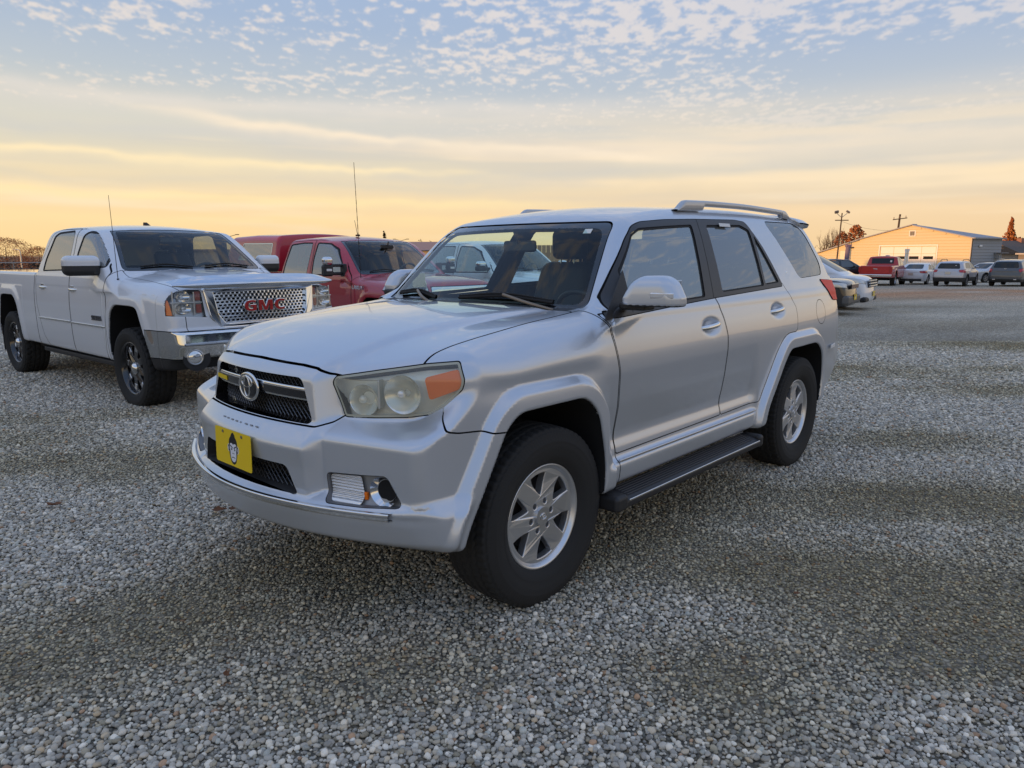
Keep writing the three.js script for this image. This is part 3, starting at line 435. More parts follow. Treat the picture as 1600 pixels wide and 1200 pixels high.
    if (a > .35 && y < 1.0) q = smax(q, -Math.max(dA(z, y), .46 - a), .010);
    return q;
  };
  let B0 = implicit(f, [-1.05, .33, -2.54], [1.05, 1.90, 2.42], 0.0105);
  // wheel housings and underside
  let cut; [cut, B0] = split(B0, () => -1, 0, (x, y, z, nx, ny, nz) => y < 1 && ((dA(z, y) < .004 && Math.abs(x) > .44 && Math.abs(x) < S(z, y) - .012) || ny < -.93));
  mesh('wheel_housing', geo(cut), M.well, suv);
  const region = (sdf, gap, gate) => { const [i, o] = split(B0, sdf, gap, gate); B0 = o; return i; };
  const mirrorZ = p => p;
  const inner = [];      // openings that the inner lining must leave free
  // windscreen
  const wsO = polySDF(roundPoly([[-.745, 1.235], [.745, 1.235], [.604, 1.668], [-.604, 1.668]], .05)), wsI = polySDF(roundPoly([[-.715, 1.262], [.715, 1.262], [.580, 1.636], [0, 1.645, .3], [-.580, 1.636]], .06));
  const wsGate = (x, y, z, nx, ny, nz) => z > .35 && y > 1.2 && nz > .35 && ny > .3 && Math.abs(nx) < .62;
  const wsPart = region((x, y) => wsO(x, y), .006, wsGate); let [wsG, wsF] = split(wsPart, (x, y) => wsI(x, y), 0);
  mesh('windscreen_border', geo(wsF, -.004), M.gloss, suv); mesh('windscreen', geo(wsG, -.004), M.glass, suv);
  // side glass, trim, doors, wings
  const trimO = polySDF(roundPoly([[.93, 1.207], [.711, 1.424], [.548, 1.577], [.45, 1.645], [.36, 1.668], [.104, 1.688], [-.255, 1.702], [-.787, 1.715], [-.93, 1.706], [-1.049, 1.532], [-1.165, 1.285], [-.203, 1.254], [.214, 1.236], [.64, 1.215]], .035));
  const panes = [['front', [[.735, 1.238], [.70, 1.415], [.495, 1.602], [.41, 1.633], [.1, 1.653], [-.176, 1.668], [-.045, 1.262]], M.tint], ['rear', [[-.268, 1.280], [-.352, 1.670], [-.827, 1.684], [-.930, 1.655], [-.862, 1.298]], M.dark], ['vent', [[-.892, 1.303], [-.962, 1.625], [-1.02, 1.52], [-1.112, 1.312]], M.dark]].map(p => [p[0], polySDF(roundPoly(p[1], .02)), p[2]]);
  const quarter = polySDF(roundPoly([[-1.235, 1.72], [-1.80, 1.724], [-1.925, 1.665], [-2.035, 1.42], [-1.985, 1.345], [-1.50, 1.330]], .055));
  const doorF = polySDF(roundPoly([[.935, 1.225], [.908, 1.132], [.871, .963], [.860, .773], [.872, .556], [-.206, .566], [-.222, .705], [-.229, 1.036], [-.206, 1.13], [-.138, 1.29], [.5, 1.26]], .012));
  const doorR = polySDF(roundPoly([[-.145, 1.29], [-.213, 1.13], [-.236, 1.036], [-.229, .705], [-.213, .566], [-.70, .572], [-1.0, .80], [-1.10, .90], [-1.285, .99], [-1.298, 1.06], [-1.295, 1.14], [-1.155, 1.31]], .012));
  const wing = polySDF(roundPoly([[.972, 1.255], [.945, 1.222], [.917, 1.132], [.880, .963], [.869, .773], [.882, .30], [2.10, .30], [2.10, 1.3]], .01));
  const yb = lut([[-2, .853], [-.60, .853], [-.545, .866], [-.506, .890], [-.369, .897], [-.236, .905], [-.166, .918], [-.130, .942], [-.112, .945], [-.098, .908], [-.065, .868], [-.036, .854], [.036, .839], [.11, .820], [.4, .815]], .008);
  // lamps first: they cut through both bumper and wing
  const ul = (a, z) => (a - .5 * z) / 1.118, hl = [[.448, 1.040, 2.117], [.438, 1.015, 2.122], [.484, .885, 2.099], [.606, .890, 2.037], [.725, .897, 1.978], [.788, .908, 1.946], [.838, .938, 1.923], [.901, 1.005, 1.89], [.908, 1.04, 1.887], [.884, 1.108, 1.899], [.776, 1.098, 1.952], [.613, 1.071, 2.034]];
  const lampO = polySDF(roundPoly(hl.map(([a, y, z]) => [ul(a, z), y]), .012)), orangeS = polySDF(roundPoly([[.775, 1.050, 1.951], [.884, 1.082, 1.896], [.902, 1.035, 1.89], [.895, 1.008, 1.89], [.79, .962, 1.944]].map(([a, y, z]) => [ul(a, z), y]), .012));
  for (const s of [1, -1]) {
    const L = region((x, y, z) => lampO(ul(Math.abs(x), z), y), .004, (x, y, z, nx, ny, nz) => x * s > .3 && z > 1.7 && y > .82 && y < 1.2);
    const [lensM, rimM] = split(L, (x, y, z) => lampO(ul(Math.abs(x), z), y) + .010, 0);
    const g = new THREE.Group(); g.name = 'headlight'; suv.add(g);
    mesh('rim', geo(rimM), std(.42, .42, .34, .35), g);
    mesh('lens', geo(lensM, .001), phys(.95, .95, .88, .10, 0, { transmission: .89, thickness: 0, ior: 1.45, side: THREE.DoubleSide }), g);
    const backM = L; mesh('reflector', geo(backM, -.040), std(.92, .93, .90, .35, .25), g);
    const [orM] = split(L, (x, y, z) => orangeS(ul(Math.abs(x), z), y), 0); mesh('turn_signal', geo(orM, -.005), M.orange, g);
    // two bowls with bulbs
    for (const [a, y, z, r] of [[.545, .955, 2.055, .062], [.690, .985, 1.985, .076]]) {
      const b = gridGeo((u, v) => { const t = u * 2 * Math.PI, q = r * (.15 + .85 * v); return [q * Math.cos(t), q * Math.sin(t) * .98, .045 * v * v]; }, 28, 6, true); b.rotateY(.42); b.translate(a, y, z - .03); if (s < 0) b.scale(-1, 1, 1);
      mesh('bowl', b, std(.80, .80, .76, .22, .7, { side: THREE.DoubleSide }), g); const sp = new THREE.SphereGeometry(.016, 14, 10); sp.translate(s * a, y, z + .0); mesh('bulb', sp, M.bulb, g);
    }
    const div = rbox(.010, .11, .04, .005, s * .615, .98, 2.025, 0, s * .45); mesh('divider', div, std(.6, .6, .55, .3, .5), g);
  }
  // bonnet
  const hoodOut = polySDF(roundPoly([[0, 2.45], [.440, 2.45], [.440, 2.112], [.613, 2.042], [.752, 1.962], [.742, 1.88], [.735, 1.0], [.66, 1.0], [0, 1.115], [-.66, 1.0], [-.735, 1.0], [-.742, 1.88], [-.752, 1.962], [-.613, 2.042], [-.440, 2.112], [-.440, 2.45]], .02));
  const hoodY = lut([[0, 1.079], [.30, 1.074], [.385, 1.068], [.425, 1.048], [.50, 1.040], [.52, .98], [1, .98]], .006);
  const hood = region((x, y, z) => Math.max(hoodOut(x, z), hoodY(Math.abs(x)) - y), .008, (x, y, z, nx, ny) => y > 1.03 && z > .95 && (ny > .2 || z > 2.0));
  mesh('hood', geo(hood), silver, suv);
  const cowl = region((x, y, z) => Math.max(Math.abs(x) - .70, .8 - z), .0, (x, y, z, nx, ny) => y > 1.2 && z > .8 && z < 1.2 && Math.abs(x) < .715);
  mesh('cowl', geo(cowl), M.plastic, suv);
  const ribTex = (() => { const d = new Uint8Array(32 * 4); for (let i = 0; i < 32; i++) { d[i * 4] = d[i * 4 + 1] = d[i * 4 + 2] = 127 + 127 * Math.sin(i / 32 * 6.2832); d[i * 4 + 3] = 255; } const t = new THREE.DataTexture(d, 1, 32); t.wrapS = t.wrapT = THREE.RepeatWrapping; t.magFilter = THREE.LinearFilter; t.repeat.set(1, 85); t.needsUpdate = true; return t; })();
  // fog lamp panels
  const fogP = polySDF(roundPoly([[.488, .685], [.667, .697], [.757, .706], [.822, .597], [.684, .586], [.525, .583], [.495, .606]], .02));
  for (const s of [1, -1]) {
    const L = region((x, y, z) => fogP(Math.abs(x), y), .004, (x, y, z, nx, ny, nz) => x * s > .3 && z > 1.95 && y < .78 && y > .5);
    const g = new THREE.Group(); g.name = 'fog_lamp_panel'; suv.add(g);
    mesh('bezel', geo(L, -.024), std(.34, .35, .36, .42, .45), g);
    mesh('bezel_edge', wallGeo(roundPoly([[.488, .685], [.667, .697], [.757, .706], [.822, .597], [.684, .586], [.525, .583], [.495, .606]], .02).map(p => [p[0] * s, p[1]]), F, .030), std(.20, .20, .21, .45, .4), g);
    const [sig] = split(L, (x, y) => Math.max(fogP(Math.abs(x), y) + .008, Math.abs(x) - .645 + (y - .64) * .15), 0);
    const sg = geo(sig, -.012);
    mesh('signal_lens', sg, phys(.9, .9, .9, .10, .55, { clearcoat: 1, bumpMap: ribTex, bumpScale: .005 }), g);
    const or = rbox(.018, .030, .012, .004, s * .648, .612, F(.648, .612) - .02, 0, s * .26); mesh('signal_tip', or, M.orange, g);
    const cup = gridGeo((u, v) => { const t = u * 2 * Math.PI, r = lerp(.040, .058, v); return [r * Math.cos(t) * 1.05, r * Math.sin(t), -.024 + .026 * v]; }, 32, 4, true), hole = cylZ(.041, .012, 0, 0, -.026, 28);
    for (const q of [cup, hole]) { q.rotateY(.25); q.translate(.738, .644, F(.738, .644) - .002); if (s < 0) q.scale(-1, 1, 1); }
    mesh('lamp_cup', cup, std(.75, .76, .78, .12, 1, { side: THREE.DoubleSide }), g); mesh('lamp_hole', hole, M.well, g);
  }
  // grille and lower intake
  const grO = roundPoly([[-.338, 1.032], [.338, 1.032], [.408, .858], [-.408, .858]], .03), inO = roundPoly([[-.335, .702], [.335, .702], [.388, .590], [-.388, .590]], .025);
  const grS = polySDF(grO), inS = polySDF(inO);
  region((x, y) => grS(x, y), 0, (x, y, z, nx, ny, nz) => z > 2.0 && Math.abs(x) < .5 && y > .8 && y < 1.1); region((x, y) => inS(x, y), 0, (x, y, z, nx, ny, nz) => z > 2.0 && Math.abs(x) < .5 && y < .78 && y > .5);
  const gr = new THREE.Group(); gr.name = 'grille'; suv.add(gr); const Fc = (x, y) => cen(y) - .28 * x * x;
  mesh('surround', wallGeo(grO, Fc, .075), M.gloss, gr); mesh('backing', extrude(grO, .004).translate(0, 0, 2.10), M.well, gr); mesh('wire_mesh', latticeGeo(grO, (x, y) => 2.185 - .28 * x * x, .026, .0145, .0017), std(.16, .16, .165, .35, .7), gr);
  const lo = new THREE.Group(); lo.name = 'lower_intake'; suv.add(lo);
  mesh('surround', wallGeo(inO, Fc, .085), std(.10, .10, .105, .5, .4), lo); mesh('backing', extrude(inO, .004).translate(0, 0, 2.15), M.well, lo); mesh('wire_mesh', latticeGeo(inO, (x, y) => 2.245 - .28 * x * x, .030, .0165, .0017), std(.12, .12, .125, .4, .6), lo);
  const barGeo = (x0, x1, hy, dz, z0) => gridGeo((u, v) => { const x = lerp(x0, x1, u), t = v * 2 * Math.PI, c = Math.cos(t), s2 = Math.sin(t), k = 1; const e = n => Math.sign(n) * Math.pow(Math.abs(n), .45); return [x, .972 + hy * e(s2) - Math.abs(x) * .012, z0 - .28 * x * x + dz * e(c)]; }, 24, 24);
  mesh('chrome_bar', [barGeo(-.405, .405, .027, .012, 2.212)], M.chrome, gr); each('bar_insert', [barGeo(-.385, -.075, .0165, .003, 2.2245), barGeo(.075, .365, .0165, .003, 2.2245)], M.gloss, gr);
  mesh('yellow_strip', [box(.13, .018, .002, -.30, .968, 2.2292 - .28 * .09, 0, -.165)], M.yellow, gr, 'yellow sticker strip on the grille bar');
  { // oval emblem of three rings
    const e = new THREE.Group(); e.name = 'emblem'; gr.add(e); const el = (a, b, r) => { const pts = []; for (let i = 0; i < 48; i++) { const t = i / 48 * 2 * Math.PI; pts.push(V(a * Math.cos(t), b * Math.sin(t), 0)); } const g = new THREE.TubeGeometry(new THREE.CatmullRomCurve3(pts, true), 72, r, 8, true); g.scale(1, 1, .7); return g; };
    const dome = new THREE.SphereGeometry(.07, 32, 16); dome.scale(1.02, .74, .16); mesh('dome', dome, M.gloss, e);
    mesh('ring', [el(.075, .053, .0085), el(.042, .021, .005).translate(0, .022, .008), el(.0225, .043, .005).translate(0, .002, .009)], M.chrome, e); e.position.set(0, .962, 2.236);
  }
  // bumper
  const bumper = region((x, y, z) => { const u = ul(Math.abs(x), z), k = (yb(u + .004) - yb(u - .004)) / .008; return (y - yb(u)) / Math.sqrt(1 + k * k); }, .006, (x, y, z) => z > 1.55);
  mesh('front_bumper', geo(bumper), silver, suv);
  mesh('bumper_strip', gridGeo((u, v) => { const x = lerp(-.80, .80, u), t = v * 2 * Math.PI, z = F(x, .562), c = Math.cos(t), s = Math.sin(t); return [x, .566 + .015 * Math.sign(s) * Math.sqrt(Math.abs(s)), z + .009 + .012 * Math.sign(c) * Math.sqrt(Math.abs(c))]; }, 60, 16), M.chrome, suv);
  { const pl = mesh('license_plate', plateGeo(), plateMat, suv); pl.position.set(0, .714, 2.322); pl.rotation.x = -.02; each('plate_bolt', [cylZ(.006, .004, -.08, .062, .003, 10), cylZ(.006, .004, .08, .062, .003, 10)], M.steel, pl); }
  each('bumper_letter', (() => { const t = []; let x = -.155; for (const w of [5, 4, 4, 4, 1.5, 4, 4, 4]) { t.push(box(w * .0045, .006, .001, x + w * .0025, .822, F(x, .822) + .003, -.95)); x += .04; } return t; })(), std(.25, .25, .26, .5), suv);
  mesh('valance', [rbox(1.2, .06, .2, .03, 0, .43, 1.95), rbox(1.2, .05, 3.7, .02, 0, .37, 0)], M.well, suv);

  for (const s of [1, -1]) {
    const side = (x, y, z, nx) => x * s > .4 && nx * s > .25;
    // trim with panes
    let tr = region((x, y, z) => trimO(z, y), .004, (x, y, z, nx) => x * s > .55 && nx * s > -.1 && y > 1.17 && y < 1.735 && z < 1.05);
    for (const [n, sd, mat] of panes) { const [g, o] = split(tr, (x, y, z) => sd(z, y), 0); tr = o; mesh(n === 'vent' ? 'vent_glass' : 'door_glass', geo(g, -.008), s < 0 ? M.glass : mat, suv); mesh('glass_seal', geo(split(g, (x, y, z) => -(sd(z, y) + .010), 0)[0], -.004), M.black, suv); }
    const [trF, trR] = split(tr, (x, y, z) => -(z - lerp(-.138, -.262, (y - 1.25) / .45)), .005);
    mesh('window_trim', geo(trF, .001), M.trim, suv); mesh('window_trim', geo(trR, .001), M.trim, suv);
    const qg = region((x, y, z) => quarter(z, y), .004, (x, y, z, nx) => side(x, y, z, nx) && y > 1.25 && z < -1.15); mesh('quarter_glass', geo(qg, -.003), s < 0 ? M.glass : M.dark, suv);
    const df = region((x, y, z) => doorF(z, y), .005, (x, y, z, nx) => x * s > .55 && y < 1.32 && y > .53), dr = region((x, y, z) => Math.max(doorR(z, y), .104 - sR(z, y)), .005, (x, y, z, nx) => side(x, y, z, nx) && y < 1.36);
    const D1 = mesh('front_door', geo(df), silver, suv), D2 = mesh('rear_door', geo(dr), silver, suv);
    const wg = region((x, y, z) => Math.max(wing(z, y), .737 - Math.abs(x)), .006, (x, y, z, nx) => x * s > .6 && z > .85); mesh('fender', geo(wg), silver, suv);
    for (const [D, z0, y0] of [[D1, -.048, 1.105], [D2, -.985, 1.138]]) {
      const xs = S(z0, y0 + .06);
      const h = gridGeo((u, v) => { const t = (u - .5) * 2, th = v * 2 * Math.PI, w = Math.pow(Math.max(0, 1 - Math.pow(Math.abs(t), 5)), .5), bulge = .034 * (1 - Math.pow(Math.abs(t), 3)); return [s * (xs - .004 + bulge + .011 * Math.cos(th) * (w + .01)), y0 - .002 - t * .009 + .0155 * Math.sin(th) * (w + .01), z0 + t * .113]; }, 30, 16); mesh('door_handle', h, M.chrome, D);
    }
    // rear lamp
    const tl = polySDF(roundPoly([[-1.90, 1.312], [-2.27, 1.295], [-2.45, 1.28], [-2.45, 1.135], [-2.11, 1.148]], .012)); const lamp = region((x, y, z) => tl(z, y), .004, (x, y, z, nx, ny, nz) => x * s > .5 && z < -1.7 && y > 1 && y < 1.4); mesh('tail_light', geo(lamp, .006), M.tail, suv);
    const fu = region((x, y, z) => Math.hypot((z + 1.775) / .098, (y - 1.08) / .088) - 1, .05, (x, y, z, nx) => s > 0 && side(x, y, z, nx) && z < -1.5 && y > .9 && y < 1.3); if (s > 0) mesh('fuel_door', geo(fu), silver, suv);
    // roof rail
    const rail = gridGeo((u, v) => { const z = lerp(-.10, -1.80, u), t = v * 2 * Math.PI; const e = q => Math.sign(q) * Math.pow(Math.abs(q), .6); const lift = Math.min(1, sstep(0, .065, u) * 1) * sstep(1.0, .93, u); const top = roof(z) - .10 * .36 + lift * lerp(.052, .044, u); const bot = (u < .19 || u > .90) ? roof(z) - .10 * .36 - .01 : top - .036; const hy = Math.max(.004, (top - bot) / 2), cy = (top + bot) / 2; return [s * (.615 - .012 * u + .022 * e(Math.cos(t))), cy + hy * e(Math.sin(t)), z]; }, 120, 16); mesh('roof_rail', rail, paint(.50, .51, .53, .5, .45), suv);
    // mirror
    const mf = (x, y, z) => { const X = x - 1.065, Y = y - 1.305 - .02 * X, Z = z - .80 + .25 * X; const q = [Math.abs(X + .01) - .080 + Math.max(0, Y) * .5, Math.abs(Y) - .048, Math.abs(Z - .012 * Math.cos(Y * 16)) - .012]; const l = Math.hypot(...q.map(c => Math.max(c, 0))) + Math.min(Math.max(...q), 0) - .052; return smax(smax(l, (.70 - z) + .25 * X, .02), 1.266 - y, .016); };
    let mm = implicit(mf, [.88, 1.2, .60], [1.26, 1.48, .98], .008, 1.8); const mg = new THREE.Group(); mg.name = 'side_mirror'; suv.add(mg); if (s < 0) { mg.rotation.y = -1.5; { const c = Math.cos(-1.5), q = Math.sin(-1.5), px = -.90, pz = .74; mg.position.set(px - (px * c + pz * q), 0, pz - (-px * q + pz * c)); } }
    const flip = M0 => { const q = geo(M0); if (s < 0) q.scale(-1, 1, 1); return q; };
    const [base, cap] = split(mm, (x, y, z, nx, ny, nz) => Math.min(y - 1.272, ny + .75), 0); mesh('cap', flip(cap), silver, mg); mesh('base', flip(base), M.plastic, mg);
    mesh('arm', [rbox(.14, .035, .10, .012, s * .955, 1.262, .80)], M.plastic, mg); mesh('reflecting_glass', [rbox(.16, .095, .004, .002, s * 1.06, 1.335, .697, 0, -s * .25)], M.chrome, mg);
    const si = rbox(.105, .026, .012, .008, s * 1.118, 1.318, .857, 0, s * .33); mesh('signal_lens', si, phys(.85, .85, .86, .1, .6, { clearcoat: 1 }), mg);
    if (s > 0) mesh('sail_cover', extrude(roundPoly([[.962, 1.200], [.945, 1.225], [.70, 1.425], [.715, 1.225]], .01).map(p => [p[0], p[1]]), .004).rotateY(-Math.PI / 2).scale(s, 1, 1).translate(0, 0, 0).applyMatrix4(new THREE.Matrix4().makeShear(0, 0, -.40 * s, 0, 0, 0)).translate(s * (.893 + .40 * 1.205), 0, 0), M.plastic, mg);
    // running board
    const st = new THREE.Group(); st.name = 'running_board'; suv.add(st);
    const prof = roundPoly([[.875, .385], [.985, .362], [1.005, .350], [1.005, .318], [.985, .310], [.875, .325]], .012);
    const sg = extrude(prof, 1.50, .0); sg.translate(0, 0, -.585); if (s < 0) sg.scale(-1, 1, 1); mesh('board', sg, std(.02, .02, .023, .45), st);
    for (let i = 0; i < 6; i++) mesh('tread_strip', [rbox(.006, .006, 1.40, .002, s * (.893 + i * .016), .384 - i * .0034, .17)], std(.05, .05, .055, .5), st);
    mesh('edge_strip', [rbox(.006, .010, 1.46, .003, s * 1.004, .352, .16)], M.chrome, st); each('end_cap', [rbox(.135, .078, .10, .022, s * .94, .346, .945), rbox(.135, .078, .06, .022, s * .94, .346, -.60)], M.plastic, st);
    mesh('sill_glint_strip', [rbox(.014, .012, 1.52, .005, s * (S(0.1, .522) + .004), .528, .12)], M.satin, suv);  // added bright strip standing in for sky reflection on the sill ledge
    mesh('bumper_reflector', [rbox(.008, .028, .15, .003, s * (S(-2.06, .80) + .012), .80, -2.06, 0, s * .16)], M.white, suv);
  }
  // badge on the rear quarter
  each('badge', [rbox(.004, .022, .075, .002, S(-1.30, 1.37) + .003, 1.352, -1.30, 0, 0, .38), rbox(.004, .014, .028, .002, S(-1.30, 1.385) + .003, 1.376, -1.29, 0, 0, .38)], M.chrome, suv);
  // spoiler
  { const pf = [[-1.84, 1.770], [-1.95, 1.776], [-2.05, 1.770], [-2.12, 1.757], [-2.175, 1.738], [-2.198, 1.716], [-2.198, 1.694], [-2.18, 1.682], [-2.12, 1.694], [-2.02, 1.706], [-1.86, 1.72]]; const cv = new THREE.CatmullRomCurve3(pf.map(p => V(0, p[1], p[0])), true, 'centripetal');
    mesh('spoiler', gridGeo((u, v) => { const q = cv.getPoint(v), t = 2 * u - 1, w = Math.pow(Math.max(0, 1 - Math.pow(Math.abs(t), 9)), .5), x = .655 * t; return [x, 1.728 + (q.y - 1.728) * (.15 + .85 * w) + .085 * (.62 * .62 - x * x), -2.0 + (q.z + 2.0) * (.55 + .45 * w) + .07 * x * x]; }, 48, 40), silver, suv); }
  mesh('body', geo(B0), silver, suv);
  // lining inside the shell, free at the windows
  { let I = implicit(f, [-1.0, .42, -2.54], [1.0, 1.90, 2.42], 0.03); const win = (x, y, z, nx, ny, nz) => { const s = Math.abs(nx) > .3 && Math.abs(x) > .4 ? Math.min(...panes.map(p => p[1](z, y)), quarter(z, y)) : 9; const w = wsGate(x, y, z, nx, ny, nz) ? wsI(x, y) : 9; const r = nz < -.4 && y > 1.28 && y < 1.7 && Math.abs(x) < .62 ? -.05 : 9; return Math.min(s, w, r) - .004; };
    I = split(I, win, 0, (x, y) => y > 1.15)[1]; I = drop(I, (x, y, z) => !(z > 1.70 && y < 1.16 && y > .5) && !(y < .95 && dA(z, y) < .05)); mesh('lining', geo(I, -.028), M.lining, suv); }
  // cabin
  const cab = suv;
  addSeat(cab, -.37, .71, .03, 1.0); addSeat(cab, .37, .71, .03, 1.0); for (const x of [-.40, 0, .40]) addSeat(cab, x, .70, -.85, .95);
  mesh('dashboard', (() => { const d = implicit((x, y, z) => { const q = [Math.abs(x) - .66, Math.abs(y - 1.08) - .09, Math.abs(z - .70) - .14]; return Math.hypot(...q.map(a => Math.max(a, 0))) + Math.min(Math.max(...q), 0) - .06; }, [-.85, .85, .4], [.85, 1.3, .95], .03, 1.5); return geo(d); })(), M.dash, cab);
  addSteering(cab, .37, 1.13, .42);
  mesh('cabin_floor', [box(1.5, .02, 3.4, 0, .62, -.6)], M.lining, cab);
  mesh('rear_view_mirror', [rbox(.24, .065, .03, .015, 0, 1.545, .55), rod([0, 1.56, .56], [0, 1.64, .60], .01)], M.plastic, cab);
  mesh('sticker', [rbox(.05, .032, .002, .001, .50, 1.618, W(.50, 1.618) - .014, -.75, 0)], M.white, suv, 'white sticker high in the windscreen corner');
  mesh('window_tag', [rbox(.002, .022, .145, .004, .690, 1.676, -.585, 0, 0, .38)], M.white, suv, 'white tag at the top of the rear door window');
  for (const [x0, x1] of [[-.62, -.18], [.0, .58]]) { const P = (x, y, o) => [x, y, W(x, y) + o]; const w = new THREE.Group(); w.name = 'wiper'; suv.add(w); mesh('blade', [tube([P(x0, 1.275, .014), P((x0 + x1) / 2, 1.292, .017), P(x1, 1.268, .02)], .009, 20, 6), tube([P(x0, 1.285, .022), P((x0 + x1) / 2, 1.305, .03), P(x1, 1.278, .026)], .006, 20, 6)], M.black, w); mesh('arm', [tube([P((x0 + x1) / 2, 1.300, .032), P(lerp(x0, x1, .78), 1.27, .05), P(x1 + .03, 1.235, .03)], .0085, 12, 6)], std(.25, .2, .15, .4, .3), w); }
  // wheels
  const R0 = .397, rimR = .226, wGrp = new THREE.Group(); wGrp.name = 'wheel';
  mesh('tyre', tyreGeo(R0, rimR + .013, .258, 66, .007, 264), M.rubber, wGrp);
  const holes = []; for (let i = 0; i < 6; i++) { const c = i * 60 + 30 + 9, pt = (r, a) => { const t = (a + c) * Math.PI / 180; return [r * Math.cos(t), r * Math.sin(t)]; }; const h = []; h.push(pt(.090, -2)); h.push(pt(.110, -8)); h.push(pt(.135, -11)); h.push(pt(.165, -13)); for (let k = 0; k <= 6; k++) h.push(pt(.197, lerp(-14, 18, k / 6))); h.push(pt(.175, 18)); h.push(pt(.145, 16)); h.push(pt(.118, 11)); h.push(pt(.098, 5)); holes.push(roundPoly(h.reverse(), .006, 2)); }
  for (let i = 0; i < 6; i++) { const t = (i * 60 + 14) * Math.PI / 180; holes.push(circlePts(.0165, 16, .0665 * Math.cos(t), .0665 * Math.sin(t), -1)); }
  const alloy = std(.68, .69, .71, .34, .88);
  mesh('rim', [faceGeo(circlePts(.2125, 96), holes, .030, .004, r => .078 - .9 * (r - .0) * (r - .0) * (r < .2 ? .35 : .35) + .012 * sstep(.14, .21, r)), ringProfile([[.062, .205], [.080, .210], [.094, .2215], [.098, .2285], [.095, .2335], [.086, .2325], [.080, .226]])], alloy, wGrp);
  mesh('barrel', ringProfile([[.075, .211], [.02, .196], [-.06, .194], [-.10, .205]]), std(.32, .32, .33, .4, .9, { side: THREE.DoubleSide }), wGrp);
  mesh('brake_disc', [cylX(.155, .024, -.005, 0, 0, 40), cylX(.07, .08, .02, 0, 0, 24)], std(.11, .10, .095, .5, .8), wGrp);
  mesh('barrel_back', cylX(.20, .01, -.07, 0, 0, 40), M.well, wGrp);
  each('wheel_nut', (() => { const a = []; for (let i = 0; i < 6; i++) { const t = (i * 60 + 14) * Math.PI / 180; a.push(cylX(.0095, .02, .048, .0665 * Math.sin(t), -.0665 * Math.cos(t), 6)); } return a; })(), M.steel, wGrp);
  { const e = []; e.push(cylX(.042, .014, .084, 0, 0, 36)); mesh('centre_cap', e, std(.6, .61, .63, .35, .9), wGrp); const el = (a, b, z, y) => { const pts = []; for (let i = 0; i < 24; i++) { const t = i / 24 * 2 * Math.PI; pts.push(V(.092, y + b * Math.sin(t), z + a * Math.cos(t))); } return new THREE.TubeGeometry(new THREE.CatmullRomCurve3(pts, true), 36, .0017, 5, true); }; mesh('emblem', [el(.020, .014, 0, 0), el(.011, .0055, 0, .006), el(.006, .0115, 0, 0)], M.chrome, wGrp); }
  for (const [x, z, fl] of [[.8025, 1.395, 0], [.8025, -1.395, 0], [-.8025, 1.395, 1], [-.8025, -1.395, 1]]) { const w = z === 1.395 && !fl ? wGrp : wGrp.clone(); w.position.set(x, .3856, z); w.rotation.y = fl ? Math.PI : 0; w.rotation.x = z < 0 ? .25 : -.08; suv.add(w); }
  const dead = suv.children.filter(c => c.isMesh && !c.geometry.attributes.position); dead.forEach(c => suv.remove(c));
}
